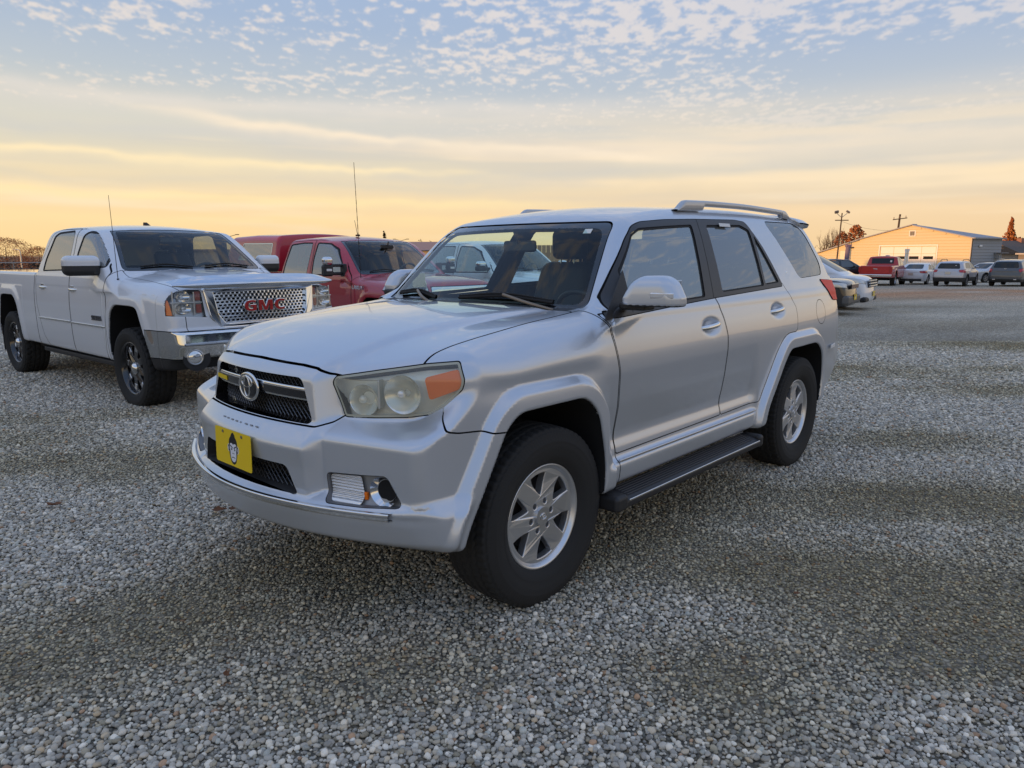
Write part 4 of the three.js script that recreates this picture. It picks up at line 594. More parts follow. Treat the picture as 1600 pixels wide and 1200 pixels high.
// ------------------------------------------------------------------ pickup trucks
function truckWheel(R, rim, w, style) {
  const g = new THREE.Group(); g.name = 'wheel';
  mesh('tyre', tyreGeo(R, rim, w, style === 'black' ? 34 : 44, .012, style === 'black' ? 204 : 132, .06), M.rubber, g);
  if (style === 'black') {
    const holes = []; for (let i = 0; i < 8; i++) { const c = i * 45, pt = (r, a) => { const t = (a + c) * Math.PI / 180; return [r * Math.cos(t), r * Math.sin(t)]; }; holes.push(roundPoly([pt(.120, -7), pt(rim - .045, -12), pt(rim - .028, -6), pt(rim - .028, 6), pt(rim - .045, 12), pt(.120, 7)].reverse(), .01, 2)); }
    const bl = phys(.012, .012, .014, .18, 0, { clearcoat: 1 });
    mesh('rim', [faceGeo(circlePts(rim - .008, 64), holes, .03, .004, r => w * .30 - .25 * r * r), ringProfile([[w * .26, rim - .02], [w * .36, rim - .012], [w * .415, rim - .004], [w * .42, rim + .006], [w * .40, rim + .012]], 64)], bl, g);
    each('spoke_insert', (() => { const a = []; for (let i = 0; i < 8; i++) { const t = (i * 45 + 22.5) * Math.PI / 180, r = rim - .062, q = rbox(.010, .060, .055, .006, w * .30 - .25 * r * r + .005, 0, 0); q.translate(0, r, 0); q.rotateX(t); a.push(q); } return a; })(), std(.75, .75, .77, .1, 1), g);
    mesh('barrel', ringProfile([[w * .27, rim - .014], [0, rim - .03], [-w * .4, rim - .012]], 48), std(.03, .03, .03, .4, .5, { side: THREE.DoubleSide }), g);
    const cap = new THREE.SphereGeometry(.058, 24, 12); cap.scale(.7, 1, 1); cap.translate(w * .30, 0, 0); mesh('centre_cap', [cap, cylX(.066, .03, w * .29, 0, 0, 8)], M.chrome, g);
    mesh('brake_disc', [cylX(.17, .02, -.02, 0, 0, 32)], M.steel, g);
  } else {
    const holes = []; for (let i = 0; i < 5; i++) { const c = i * 72, pt = (r, a) => { const t = (a + c) * Math.PI / 180; return [r * Math.cos(t), r * Math.sin(t)]; }; holes.push(roundPoly([pt(.09, -14), pt(rim - .03, -22), pt(rim - .02, 0), pt(rim - .03, 22), pt(.09, 14)].reverse(), .01, 2)); }
    mesh('rim', [faceGeo(circlePts(rim - .006, 40), holes, .03, .004, r => w * .30 - .25 * r * r), ringProfile([[w * .26, rim - .02], [w * .36, rim - .012], [w * .42, rim + .006], [w * .40, rim + .012]], 40)], std(.5, .51, .53, .3, 1), g);
    mesh('barrel', ringProfile([[w * .27, rim - .014], [0, rim - .03], [-w * .4, rim - .012]], 32), std(.06, .06, .06, .4, .5, { side: THREE.DoubleSide }), g); mesh('brake_disc', [cylX(.15, .02, -.02, 0, 0, 24)], M.steel, g);
  }
  return g;
}
function truck(o) {
  const car = thing(o.name, o.label, 'pickup truck', o.pos, o.yaw), w = o.w, body = o.body;
  const F = (x, y) => o.F(y) - .13 * x * x - Math.pow(Math.max(0, Math.abs(x) - .84), 2) * 2;
  const arch = z0 => roundPoly([[z0 + .53, .2], [z0 + .50, .55], [z0 + .30, o.archY - .02], [z0 + .18, o.archY], [z0 - .22, o.archY], [z0 - .34, o.archY - .10], [z0 - .42, .62], [z0 - .40, .2]], .12, 6);
  const sF = polySDF(arch(o.zf)), sR = polySDF(arch(o.zr).map(p => [2 * o.zr - p[0], p[1]]).reverse()), dA = (z, y) => Math.min(sF(z, y), sR(z, y));
  const sv = lut([[.3, -.07], [.44, -.03], [.55, -.008], [.70, 0], [1.0, 0], [1.12, -.008], [1.22, -.022], [1.30, -.035], [1.40, -.060], [1.9, -.20]], .05), plan = lut([[-3.2, w - .06], [-2.6, w - .01], [-1, w], [1.6, w], [2.1, w - .008], [2.4, w - .025], [2.6, w - .06], [2.8, w - .12], [3, w - .3]], .1);
  const S = (z, y) => { let s = plan(z) + sv(y); const d = z > 0 ? sF(z, y) : sR(z, y); if (d < .16) s += (o.flare ?? .022) * sstep(.15, .05, d); if (o.crease) s += o.crease * (Math.exp(-(((y - .80) / .03) ** 2))) * sstep(1.2, 1.1, z) * sstep(-.75, -.65, z); return s; };
  const T = (a, z) => z > .9 ? o.Tc(z) - .075 * Math.pow(a / .85, 3) - (o.bulge ?? .012) * sstep(.45, .58, a) : o.rail;
  const f = (x, y, z) => {
    const a = Math.sqrt(x * x + 1e-6), side = a - S(z, y);
    let l = smax(side, y - T(a, z), z > .9 ? .12 : .04); if (z > 1.6) l = smax(l, z - F(a, y), y < .84 && y > .5 ? .05 : .06);
    let g = 1e3; if (y > 1.1 && z < 2 && z > o.back - .3) { g = smax(y - (o.roof(z) - .085 * a * a), z - o.W(a, y), .10); g = smax(g, o.back + (y - 1.35) * o.backSlope - z, .10); g = smax(g, side, .09); g = smax(g, 1.2 - y, .02); }
    let q = z > 2 ? l : smin(l, g, lerp(.012, .10, sstep(.74, .82, a) * sstep(.9, 1.2, z)));
    q = smax(q, o.rear - z, .06); q = smax(q, o.bottom(z) - y, .04);
    if (a > .4 && y < 1.2) q = smax(q, -Math.max(dA(z, y), .5 - a), .012);
    return q;
  };
  let B0 = implicit(f, [-1.12, .3, o.rear - .12], [1.12, 2.05, 3.0], o.h);
  const region = (sdf, gap, gate) => { const [i, r] = split(B0, sdf, gap, gate); B0 = r; return i; };
  const has = M0 => M0.t.length > 0, put = (n, M0, m, par = car, off = 0, label) => has(M0) ? mesh(n, geo(M0, off), m, par, label) : null;
  put('wheel_housing', region(() => -1, 0, (x, y, z, nx, ny, nz) => y < 1.15 && ((dA(z, y) < .004 && Math.abs(x) > .47 && Math.abs(x) < S(z, y) - .014) || ny < -.93)), M.well);
  // windscreen
  const ws = roundPoly(o.ws, .06), wsO = polySDF(ws), wsGate = (x, y, z, nx, ny, nz) => z > .2 && y > 1.25 && nz > .3 && ny > .25 && Math.abs(nx) < .62;
  const wp = region((x, y) => wsO(x, y), .006, wsGate), [wg, wf] = split(wp, (x, y) => wsO(x, y) + .035, 0);
  put('windscreen_border', wf, M.gloss, car, -.004); put('windscreen', wg, o.glassFront || M.glass, car, -.004);
  const bump = o.bumper ? region((x, y) => Math.max(y - o.bumper[1], o.bumper[0] - y), .008, (x, y, z) => z > 2.2) : null; if (bump) put('front_bumper', bump, o.bumperMat || M.chrome);
  const val = o.bumper ? region((x, y) => y - o.bumper[0], .004, (x, y, z) => z > 2.25) : null; if (val) put('valance', val, M.plastic);
  if (o.front) o.front(car, region, F, put);
  const hood = region((x, y, z) => Math.max(Math.abs(x) - .80, (o.cowl ?? 1.32) - z), .007, (x, y, z, nx, ny) => ny > .3 && z > 1.1 && y > 1.1); put('hood', hood, body);
  for (const s of [-1, 1]) {
    const side = (x, y, z, nx) => x * s > .45 && nx * s > .3;
    for (const wn of o.windows) { const po = polySDF(roundPoly(wn.map(p => [p[0], p[1]]), .035)); const tr = region((x, y, z) => po(z, y), .003, (x, y, z, nx) => side(x, y, z, nx) && y > 1.22); const [gl, fr] = split(tr, (x, y, z) => po(z, y) + .016, 0); put('window_seal', fr, M.black, car, -.003); put('door_glass', gl, o.glassSide || M.mirror, car, -.007); }
    const doors = o.doors.map(d => polySDF(roundPoly(d, .03))); doors.forEach((d, i) => { const m = put(i ? 'rear_door' : 'front_door', region((x, y, z) => d(z, y), .008, (x, y, z, nx) => side(x, y, z, nx) && y < o.doorTop), body); if (m && o.handles) { const [hz, hy] = o.handles[i] || []; if (hz !== undefined) { const h = gridGeo((u, v) => { const t = (u - .5) * 2, th = v * 6.2832, ww = Math.sqrt(Math.max(0, 1 - t ** 6)) + .01; return [s * (S(hz, hy) + .024 * (1 - t * t) + .010 * Math.cos(th) * ww), hy + .016 * Math.sin(th) * ww, hz + t * .11]; }, 20, 12); mesh('door_handle', [h, rbox(.012, .075, .09, .005, s * (S(hz, hy) + .002), hy + .008, hz)], o.handleMat || M.chrome, m); } } });
    put('fender', region((x, y, z) => Math.max(.80 - Math.abs(x), o.fenderZ - z), .007, (x, y, z) => x * s > .5 && z > .9 && z < 2.75), body);
    put('bed_side', region((x, y, z) => z - (o.back - .02), .014, (x, y, z, nx) => side(x, y, z, nx) && z < 0 && y < o.rail + .05), body);
  }
  put('body', B0, body);
  let I = implicit(f, [-1.1, .5, o.rear - .1], [1.1, 2.05, 2.9], .04);
  const pol = o.windows.map(wn => polySDF(roundPoly(wn.map(p => [p[0], p[1]]), .035)));
  I = split(I, (x, y, z, nx, ny, nz) => { const sd = Math.abs(nx) > .3 && Math.abs(x) > .4 ? Math.min(...pol.map(p => p(z, y))) + .012 : 9, w0 = wsGate(x, y, z, nx, ny, nz) ? wsO(x, y) + .03 : 9, rw = nz < -.4 && y > 1.42 && y < 1.78 && Math.abs(x) < .66 ? -.05 : 9; return Math.min(sd, w0, rw); }, 0, (x, y) => y > 1.2)[1];
  I = drop(I, (x, y, z) => z < 2.2 && z > o.back - .1 && !(y < 1.15 && dA(z, y) < .06)); put('lining', I, M.lining, car, -.03);
  const rwP = drop(B0, (x, y, z) => false);
  // cabin
  for (const x of [-.42, .42]) { addSeat(car, x, .86, .30); addSeat(car, x, .86, -.45, .95); }
  addSteering(car, .42, 1.28, .72); mesh('dashboard', rbox(1.55, .22, .36, .08, 0, 1.24, 1.0), M.dash, car); mesh('cabin_floor', box(1.6, .02, 2.4, 0, .70, .3), M.lining, car);
  mesh('rear_view_mirror', [rbox(.24, .06, .03, .015, 0, 1.72, .78), rod([0, 1.73, .79], [0, 1.80, .82], .01)], M.plastic, car);
  for (const [x0, x1] of [[-.62, -.10], [.05, .62]]) mesh('wiper', [tube([[x0, o.wipY, o.W(x0, o.wipY) + .02], [(x0 + x1) / 2, o.wipY + .02, o.W((x0 + x1) / 2, o.wipY + .02) + .025], [x1, o.wipY - .01, o.W(x1, o.wipY) + .03]], .009, 16, 6)], M.black, car);
  const wh = truckWheel(o.R, o.rim, o.tw ?? .29, o.wheel); [[1, o.zf], [1, o.zr], [-1, o.zf], [-1, o.zr]].forEach(([s, z], i) => { const q = i ? wh.clone() : wh; q.position.set(s * (w - .155), o.R - .012, z); q.rotation.y = s < 0 ? Math.PI : 0; q.rotation.x = .3 * i; car.add(q); });
  mesh('chassis', [rbox(1.1, .12, 4.6, .03, 0, .52, 0), rbox(.10, .07, 2.3, .03, -.80, .42, -.1), rbox(.10, .07, 2.3, .03, .80, .42, -.1), cylX(.06, 1.3, 0, o.R, o.zr), cylX(.05, 1.3, 0, o.R, o.zf)], M.black, car);
  return { car, S, F, body, region, T };
}
// ---- the white truck with the chrome mesh grille
{
  const white = paint(.72, .74, .78, .1, .4);
  const grillP = roundPoly([[-.535, 1.195], [.535, 1.195], [.505, .975], [.43, .875], [-.43, .875], [-.505, .975]], .02), grillO = roundPoly([[-.615, 1.222], [.615, 1.222], [.575, .955], [.47, .845], [-.47, .845], [-.575, .955]], .02);
  const lampQ = roundPoly([[-.985, 1.232], [-.635, 1.212], [-.618, .962], [-.60, .958], [-.972, .985]], .015);
  const t = truck({
    name: 'white_truck', label: 'white crew cab pickup truck with a chrome mesh grille and black wheels', pos: [-4.642, -.045, -9.05], yaw: .882, w: 1.0, body: white, h: .0145, zf: 1.777, zr: -1.777, R: .418, rim: .265, tw: .31, wheel: 'black', archY: 1.05,
    F: lut([[.35, 2.55], [.45, 2.66], [.55, 2.71], [.57, 2.80], [.70, 2.82], [.825, 2.80], [.845, 2.745], [.96, 2.735], [1.0, 2.725], [1.22, 2.70], [1.26, 2.67], [1.33, 2.5]], .02), Tc: lut([[2.75, 1.22], [2.6, 1.285], [2.4, 1.325], [2.0, 1.365], [1.5, 1.395], [.9, 1.40]], .12), rail: 1.345,
    W: (a, y) => 1.50 - (y - 1.395) * 1.41 - .25 * a * a, roof: lut([[-1.2, 1.80], [-.5, 1.895], [-.1, 1.915], [.3, 1.905], [.75, 1.86], [1.2, 1.72]], .2), back: -.76, backSlope: .38, rear: -2.95, bottom: lut([[-3, .55], [-2.2, .47], [2.3, .44], [3, .46]], .05),
    ws: [[-.80, 1.385], [.80, 1.385], [.635, 1.845], [-.635, 1.845]], cowl: 1.36, wipY: 1.43,
    windows: [[[.43, 1.385], [.445, 1.58], [.53, 1.775], [.60, 1.815], [.80, 1.80], [.95, 1.735], [1.12, 1.58], [1.24, 1.42]], [[-.53, 1.362], [-.50, 1.51], [-.34, 1.775], [-.24, 1.815], [.20, 1.83], [.27, 1.79], [.255, 1.38]]],
    doors: [[[.35, 1.9], [.35, .455], [1.22, .455], [1.30, .60], [1.335, .85], [1.34, 1.36], [1.24, 1.44], [1.12, 1.62], [.95, 1.765], [.80, 1.83]].map(p => [p[0], Math.min(p[1], 1.845)]), [[-.735, 1.40], [-.70, .95], [-.58, .60], [-.45, .455], [.34, .455], [.34, 1.845], [-.26, 1.845], [-.40, 1.80], [-.58, 1.53]]], doorTop: 1.86, handles: [[.33 + .12, 1.17], [-.60 + .12, 1.175]], fenderZ: 1.345,
    bumper: [.565, .832], flare: .018,
    front(car, region, F, put) {
      for (const s of [-1, 1]) {
        const q = polySDF(lampQ.map(p => [p[0] * -s, p[1]])), L = region((x, y) => q(x, y), .006, (x, y, z, nx, ny, nz) => x * s > .4 && z > 2.3 && nz > .38 && y > .9 && y < 1.28), g = new THREE.Group(); g.name = 'headlight'; car.add(g);
        put('lens', L, phys(.97, .98, .98, .04, 0, { transmission: .95, thickness: 0, ior: 1.45, side: THREE.DoubleSide }), g, .001);
        put('reflector', L, std(.40, .41, .42, .28, .85), g, -.05);
        const [o1] = split(L, (x, y) => .918 - Math.abs(x) + (y - 1.1) * .1, 0); put('turn_signal', o1, M.orange, g, -.012);
        const bar = (x, y, w0, h0) => rbox(w0, h0, .014, .005, s * x, y, F(x, y) - .012, 0, s * .26 * Math.abs(x)); mesh('lamp_frame', [bar(.77, 1.100, .29, .012), bar(.885, 1.10, .014, .22), bar(.70, 1.09, .012, .22)], M.lampwhite, g);
        for (const [x, y] of [[.80, 1.16], [.80, 1.045]]) { const b = gridGeo((u, v) => { const th = u * 6.2832, r = .06 * (.2 + .8 * v); return [r * 1.25 * Math.cos(th), r * .85 * Math.sin(th), .035 * v * v]; }, 20, 5, true); b.translate(s * x, y, F(x, y) - .05); mesh('bowl', b, M.chrome, g); const sp = new THREE.SphereGeometry(.014, 10, 8); sp.translate(s * x, y, F(x, y) - .03); mesh('bulb', sp, M.bulb, g); }
        for (const y of [1.16, 1.04]) mesh('side_marker', rbox(.05, .085, .006, .004, s * .66, y, F(.66, y) - .02, 0, s * .25), std(.30, .05, .03, .3), g);
        // round fog lamp in its dark recess
        const fz = F(.80, .60), fg = new THREE.Group(); fg.name = 'fog_lamp'; car.add(fg);
        mesh('recess', cylZ(.125, .03, 0, 0, 0, 36).rotateY(s * .22).translate(s * .755, .575, fz - .008), M.plastic, fg); mesh('lens', (() => { const b = new THREE.SphereGeometry(.066, 24, 12); b.scale(1, 1, .4); b.rotateY(s * .3); b.translate(s * .775, .585, fz + .004); return b; })(), phys(.8, .81, .82, .06, .8, { clearcoat: 1 }), fg); mesh('ring', new THREE.TorusGeometry(.068, .008, 8, 32).rotateY(s * .3).translate(s * .775, .585, fz + .008), M.satin, fg);
      }
      const gs = polySDF(grillO); region((x, y) => gs(x, y), 0, (x, y, z) => z > 2.2 && Math.abs(x) < .7 && y > .8 && y < 1.25);
      const gr = new THREE.Group(); gr.name = 'grille'; car.add(gr); const bend = g => { const p = g.attributes.position; for (let i = 0; i < p.count; i++) { const x = p.getX(i), y = p.getY(i); p.setZ(i, p.getZ(i) + F(Math.abs(x), clamp(y, .99, 1.2))); } g.computeVertexNormals(); return g; };
      mesh('frame', bend(extrude(grillO, .03, .010, [grillP.slice().reverse()], 3).translate(0, 0, -.018)), M.chrome, gr); mesh('backing', extrude(grillO, .01).translate(0, 0, 2.58), M.well, gr);
      const sd = polySDF(grillP), holes = []; for (let r = 0; r < 11; r++) for (let c = -14; c <= 14; c++) { const x = (c + (r & 1) * .5) * .0455, y = 1.180 - r * .0300; if (sd(x, y) > -.014) continue; const a = .0190, b = .0102; holes.push([[x - a, y], [x - a * .62, y + b], [x + a * .62, y + b], [x + a, y], [x + a * .62, y - b], [x - a * .62, y - b]].reverse()); }
      mesh('mesh_plate', bend(extrude(roundPoly(grillP, 0), .014, .0016, holes, 1).translate(0, 0, -.028)), std(.86, .87, .88, .24, 1), gr);
      const tg = (sz, d, bv) => { const q = new TextGeometry('GMC', { font, size: sz, depth: d, bevelEnabled: true, bevelThickness: .003, bevelSize: bv, bevelSegments: 2, curveSegments: 6 }); q.computeBoundingBox(); const b = q.boundingBox; q.translate(-(b.min.x + b.max.x) / 2, -(b.min.y + b.max.y) / 2, 0); q.scale(1.42, 1, 1); return q; };
      const em = new THREE.Group(); em.name = 'emblem'; gr.add(em); em.position.set(0, 1.045, F(0, 1.045) - .004); mesh('letter_edge', tg(.105, .012, .008), M.chrome, em); mesh('letters', tg(.105, .019, .001), std(.42, .02, .02, .25), em);
      // deflector along the front edge of the hood
      mesh('hood_deflector', gridGeo((u, v) => { const x = lerp(-.90, .90, u), e = Math.pow(Math.abs(2 * u - 1), 6); const y = lerp(1.225 + .03 * e, 1.345 - .05 * e, v), z = 2.765 - .13 * x * x - .6 * Math.pow(Math.max(0, Math.abs(x) - .7), 2) - .13 * v * v + .03 * Math.sin(v * 3.14); return [x, y + .012 * Math.sin(u * 3.14), z]; }, 40, 8), phys(.66, .70, .76, .10, .95, { side: THREE.DoubleSide }), car);
    },
  });
  const car = t.car, S = t.S, W1 = (a, y) => 1.50 - (y - 1.395) * 1.41 - .25 * a * a;
  for (const s of [-1, 1]) {
    const g = new THREE.Group(); g.name = 'side_mirror'; car.add(g);
    const mf = (x, y, z) => { const q = [Math.abs(x - 1.09) - .105, Math.abs(y - 1.44) - .045, Math.abs(z - 1.06 + .2 * (x - 1.09)) - .02]; return smax(Math.hypot(...q.map(c => Math.max(c, 0))) + Math.min(Math.max(...q), 0) - .06, .975 - z - .2 * (x - 1.09), .02); };
    const [lo, up] = split(implicit(mf, [.9, 1.28, .9], [1.32, 1.6, 1.24], .012, 1.6), (x, y) => y - 1.44, 0); const fl = Q => { const q = geo(Q); if (s < 0) q.scale(-1, 1, 1); return q; };
    mesh('cap', fl(up), white, g); mesh('base', fl(lo), M.plastic, g); mesh('arm', rbox(.16, .07, .12, .02, s * .93, 1.375, 1.10), M.plastic, g);
    each('side_moulding', [rbox(.016, .022, .95, .006, s * (S(.85, .80) + .004), .80, .84), rbox(.016, .022, 1.0, .006, s * (S(-.2, .80) + .004), .805, -.17)], M.chrome, car);
    mesh('side_step', rbox(.07, .06, 2.2, .02, s * .90, .40, .25), M.plastic, car); mesh('mud_flap', rbox(.26, .34, .015, .005, s * .86, .44, -2.23), M.plastic, car);
  }
  const tx = new TextGeometry('SIERRA', { font, size: .05, depth: .006, bevelEnabled: true, bevelThickness: .001, bevelSize: .001, bevelSegments: 1 }); tx.scale(1.1, 1, 1); tx.rotateY(-Math.PI / 2); tx.translate(-S(1.1, .88) - .002, .862, .95); mesh('door_lettering', tx, std(.10, .10, .11, .3, .6), car);
  mesh('antenna', [rod([-.90, 1.29, 1.47], [-.90, 2.15, 1.44], .004, .0022), rod([-.90, 1.28, 1.47], [-.90, 1.31, 1.47], .012)], M.black, car);
  mesh('roof_fin', [extrude([[-.09, 0], [.09, 0], [.02, .025], [-.05, .055], [-.075, .055]], .03, .004).rotateY(-Math.PI / 2).translate(.16, 1.90, -.1)], M.black, car);
}
// ---- the dark red truck with the canopy, and a white truck parked beyond the silver SUV
const trkBase = {
  zf: 1.84, zr: -1.84, R: .41, rim: .235, archY: .98, F: lut([[.35, 2.5], [.45, 2.62], [.57, 2.74], [.80, 2.76], [.84, 2.70], [1.15, 2.66], [1.24, 2.60], [1.33, 2.4]], .03), Tc: lut([[2.7, 1.15], [2.55, 1.225], [2.2, 1.27], [1.5, 1.31], [.9, 1.33]], .12), rail: 1.30,
  W: (a, y) => 1.34 - (y - 1.30) * 1.40 - .28 * a * a, roof: lut([[-1.5, 1.80], [-.9, 1.885], [-.4, 1.905], [0, 1.90], [.45, 1.85], [.9, 1.7]], .2), back: -1.02, backSlope: .25, rear: -3.25, bottom: lut([[-3, .55], [3, .46]], .05),
  ws: [[-.79, 1.30], [.79, 1.30], [.645, 1.835], [-.645, 1.835]], cowl: 1.22, wipY: 1.345,
  windows: [[[.02, 1.275], [.0, 1.55], [.05, 1.79], [.42, 1.775], [.62, 1.69], [.98, 1.36], [1.0, 1.29]], [[-.93, 1.255], [-.90, 1.45], [-.80, 1.765], [-.40, 1.795], [-.10, 1.79], [-.13, 1.27]]],
  doors: [[[-.02, 1.83], [-.03, .46], [1.05, .46], [1.20, .70], [1.20, 1.22], [1.03, 1.36], [.64, 1.73], [.42, 1.82]], [[-1.0, 1.25], [-.99, .46], [-.04, .46], [-.03, 1.83], [-.80, 1.81], [-.95, 1.45]]], doorTop: 1.84, fenderZ: 1.21,
};
{
  const red = paint(.45, .006, .024, .0, .5);
  const t = truck({ ...trkBase, name: 'red_truck', label: 'dark red pickup truck with a matching canopy over its bed, behind the white truck', pos: [-2.569, -.09, -12.23], yaw: .788, w: .985, body: red, h: .022, handles: [[.14, 1.10], null], wheel: 'alloy', bumper: [.5, .80], front(car, region, F, put) { for (const s of [-1, 1]) { const L = region((x, y) => Math.max(Math.abs(Math.abs(x) - .80) - .17, Math.abs(y - 1.02) - .14), .01, (x, y, z) => x * s > .4 && z > 2 && y > .8 && y < 1.2); put('headlight', L, M.lampwhite); } const G = region((x, y) => Math.max(Math.abs(x) - .58, Math.abs(y - 1.0) - .15), .01, (x, y, z) => z > 2.2 && y > .8 && y < 1.2); put('grille', G, M.chrome); } });
  const car = t.car, S = t.S;
  { // canopy
    const f = (x, y, z) => { const a = Math.sqrt(x * x + 1e-6); let g = smax(a - (.955 - .22 * Math.max(0, y - 1.32)), y - (1.985 - .07 * a * a - .02 * Math.abs(z + 2.2)), .10); g = smax(g, z + 1.17 + .12 * (y - 1.32), .07); g = smax(g, -3.24 - z + .25 * (y - 1.32), .06); return smax(g, 1.312 - y, .02); };
    let C = implicit(f, [-1.05, 1.25, -3.35], [1.05, 2.05, -1.05], .022); const wn = polySDF(roundPoly([[-1.42, 1.50], [-1.40, 1.80], [-2.55, 1.81], [-2.70, 1.50]], .04)); const can = new THREE.Group(); can.name = 'canopy'; car.add(can);
    for (const s of [-1, 1]) { const [g, o] = split(C, (x, y, z) => wn(z, y), .004, (x, y, z, nx) => nx * s > .3); C = o; const [gl, fr] = split(g, (x, y, z) => wn(z, y) + .02, 0); mesh('window_frame', geo(fr, .002), M.satin, can); mesh('window_glass', geo(gl, -.004), M.mirror, can); }
    mesh('shell', geo(C), red, can);
  }
  for (const s of [-1, 1]) {
    const g = new THREE.Group(); g.name = 'towing_mirror'; car.add(g);
    mesh('cap', rbox(.15, .13, .13, .05, s * 1.20, 1.50, .94), M.chrome, g); mesh('housing', [rbox(.155, .17, .11, .03, s * 1.20, 1.36, .93)], M.plastic, g); mesh('arm', [rbox(.26, .045, .05, .02, s * 1.03, 1.435, .93), rbox(.26, .045, .05, .02, s * 1.03, 1.315, .93), rbox(.06, .20, .12, .02, s * .93, 1.36, .95)], M.plastic, g); mesh('signal_lens', rbox(.09, .035, .01, .006, s * 1.20, 1.37, .99), M.white, g);
  }
  const tx = new TextGeometry('LARIAT', { font, size: .055, depth: .006, curveSegments: 4 }); tx.scale(1.25, 1, 1); tx.rotateY(-Math.PI / 2); tx.translate(-S(1.4, 1.12) - .004, 1.09, 1.235); mesh('fender_lettering', tx, M.chrome, car);
  mesh('antenna', (() => { const a = []; for (let i = 0; i < 14; i++) a.push(rod([-.86, lerp(1.25, 2.92, i / 14), lerp(1.30, 1.235, i / 14)], [-.86, lerp(1.25, 2.92, (i + .55) / 14), lerp(1.30, 1.235, (i + .55) / 14)], .0065 - .0002 * i)); a.push(rod([-.86, 1.25, 1.30], [-.86, 2.92, 1.235], .0035)); return a; })(), M.black, car);
  mesh('roof_antenna', [rod([-.1, 1.90, .10], [-.1, 2.16, .02], .005, .003), rbox(.05, .03, .08, .012, -.1, 1.912, .10)], M.black, car);
}
{
  const t = truck({ ...trkBase, name: 'white_truck', label: 'white truck parked beyond the silver SUV, glimpsed through its windscreen', pos: [-.42, -.12, -14.6], yaw: .75, w: .985, body: paint(.72, .75, .78, 0, .4), h: .03, handles: [[.14, 1.10], null], wheel: 'alloy', bumper: [.5, .80], bumperMat: M.plastic });
  for (const s of [-1, 1]) { const g = new THREE.Group(); g.name = 'side_mirror'; t.car.add(g); mesh('cap', rbox(.20, .10, .12, .05, s * 1.09, 1.455, .96), M.chrome, g); mesh('base', rbox(.21, .09, .11, .03, s * 1.09, 1.37, .95), M.plastic, g); mesh('arm', rbox(.14, .06, .08, .02, s * .96, 1.36, .97), M.plastic, g); }
}
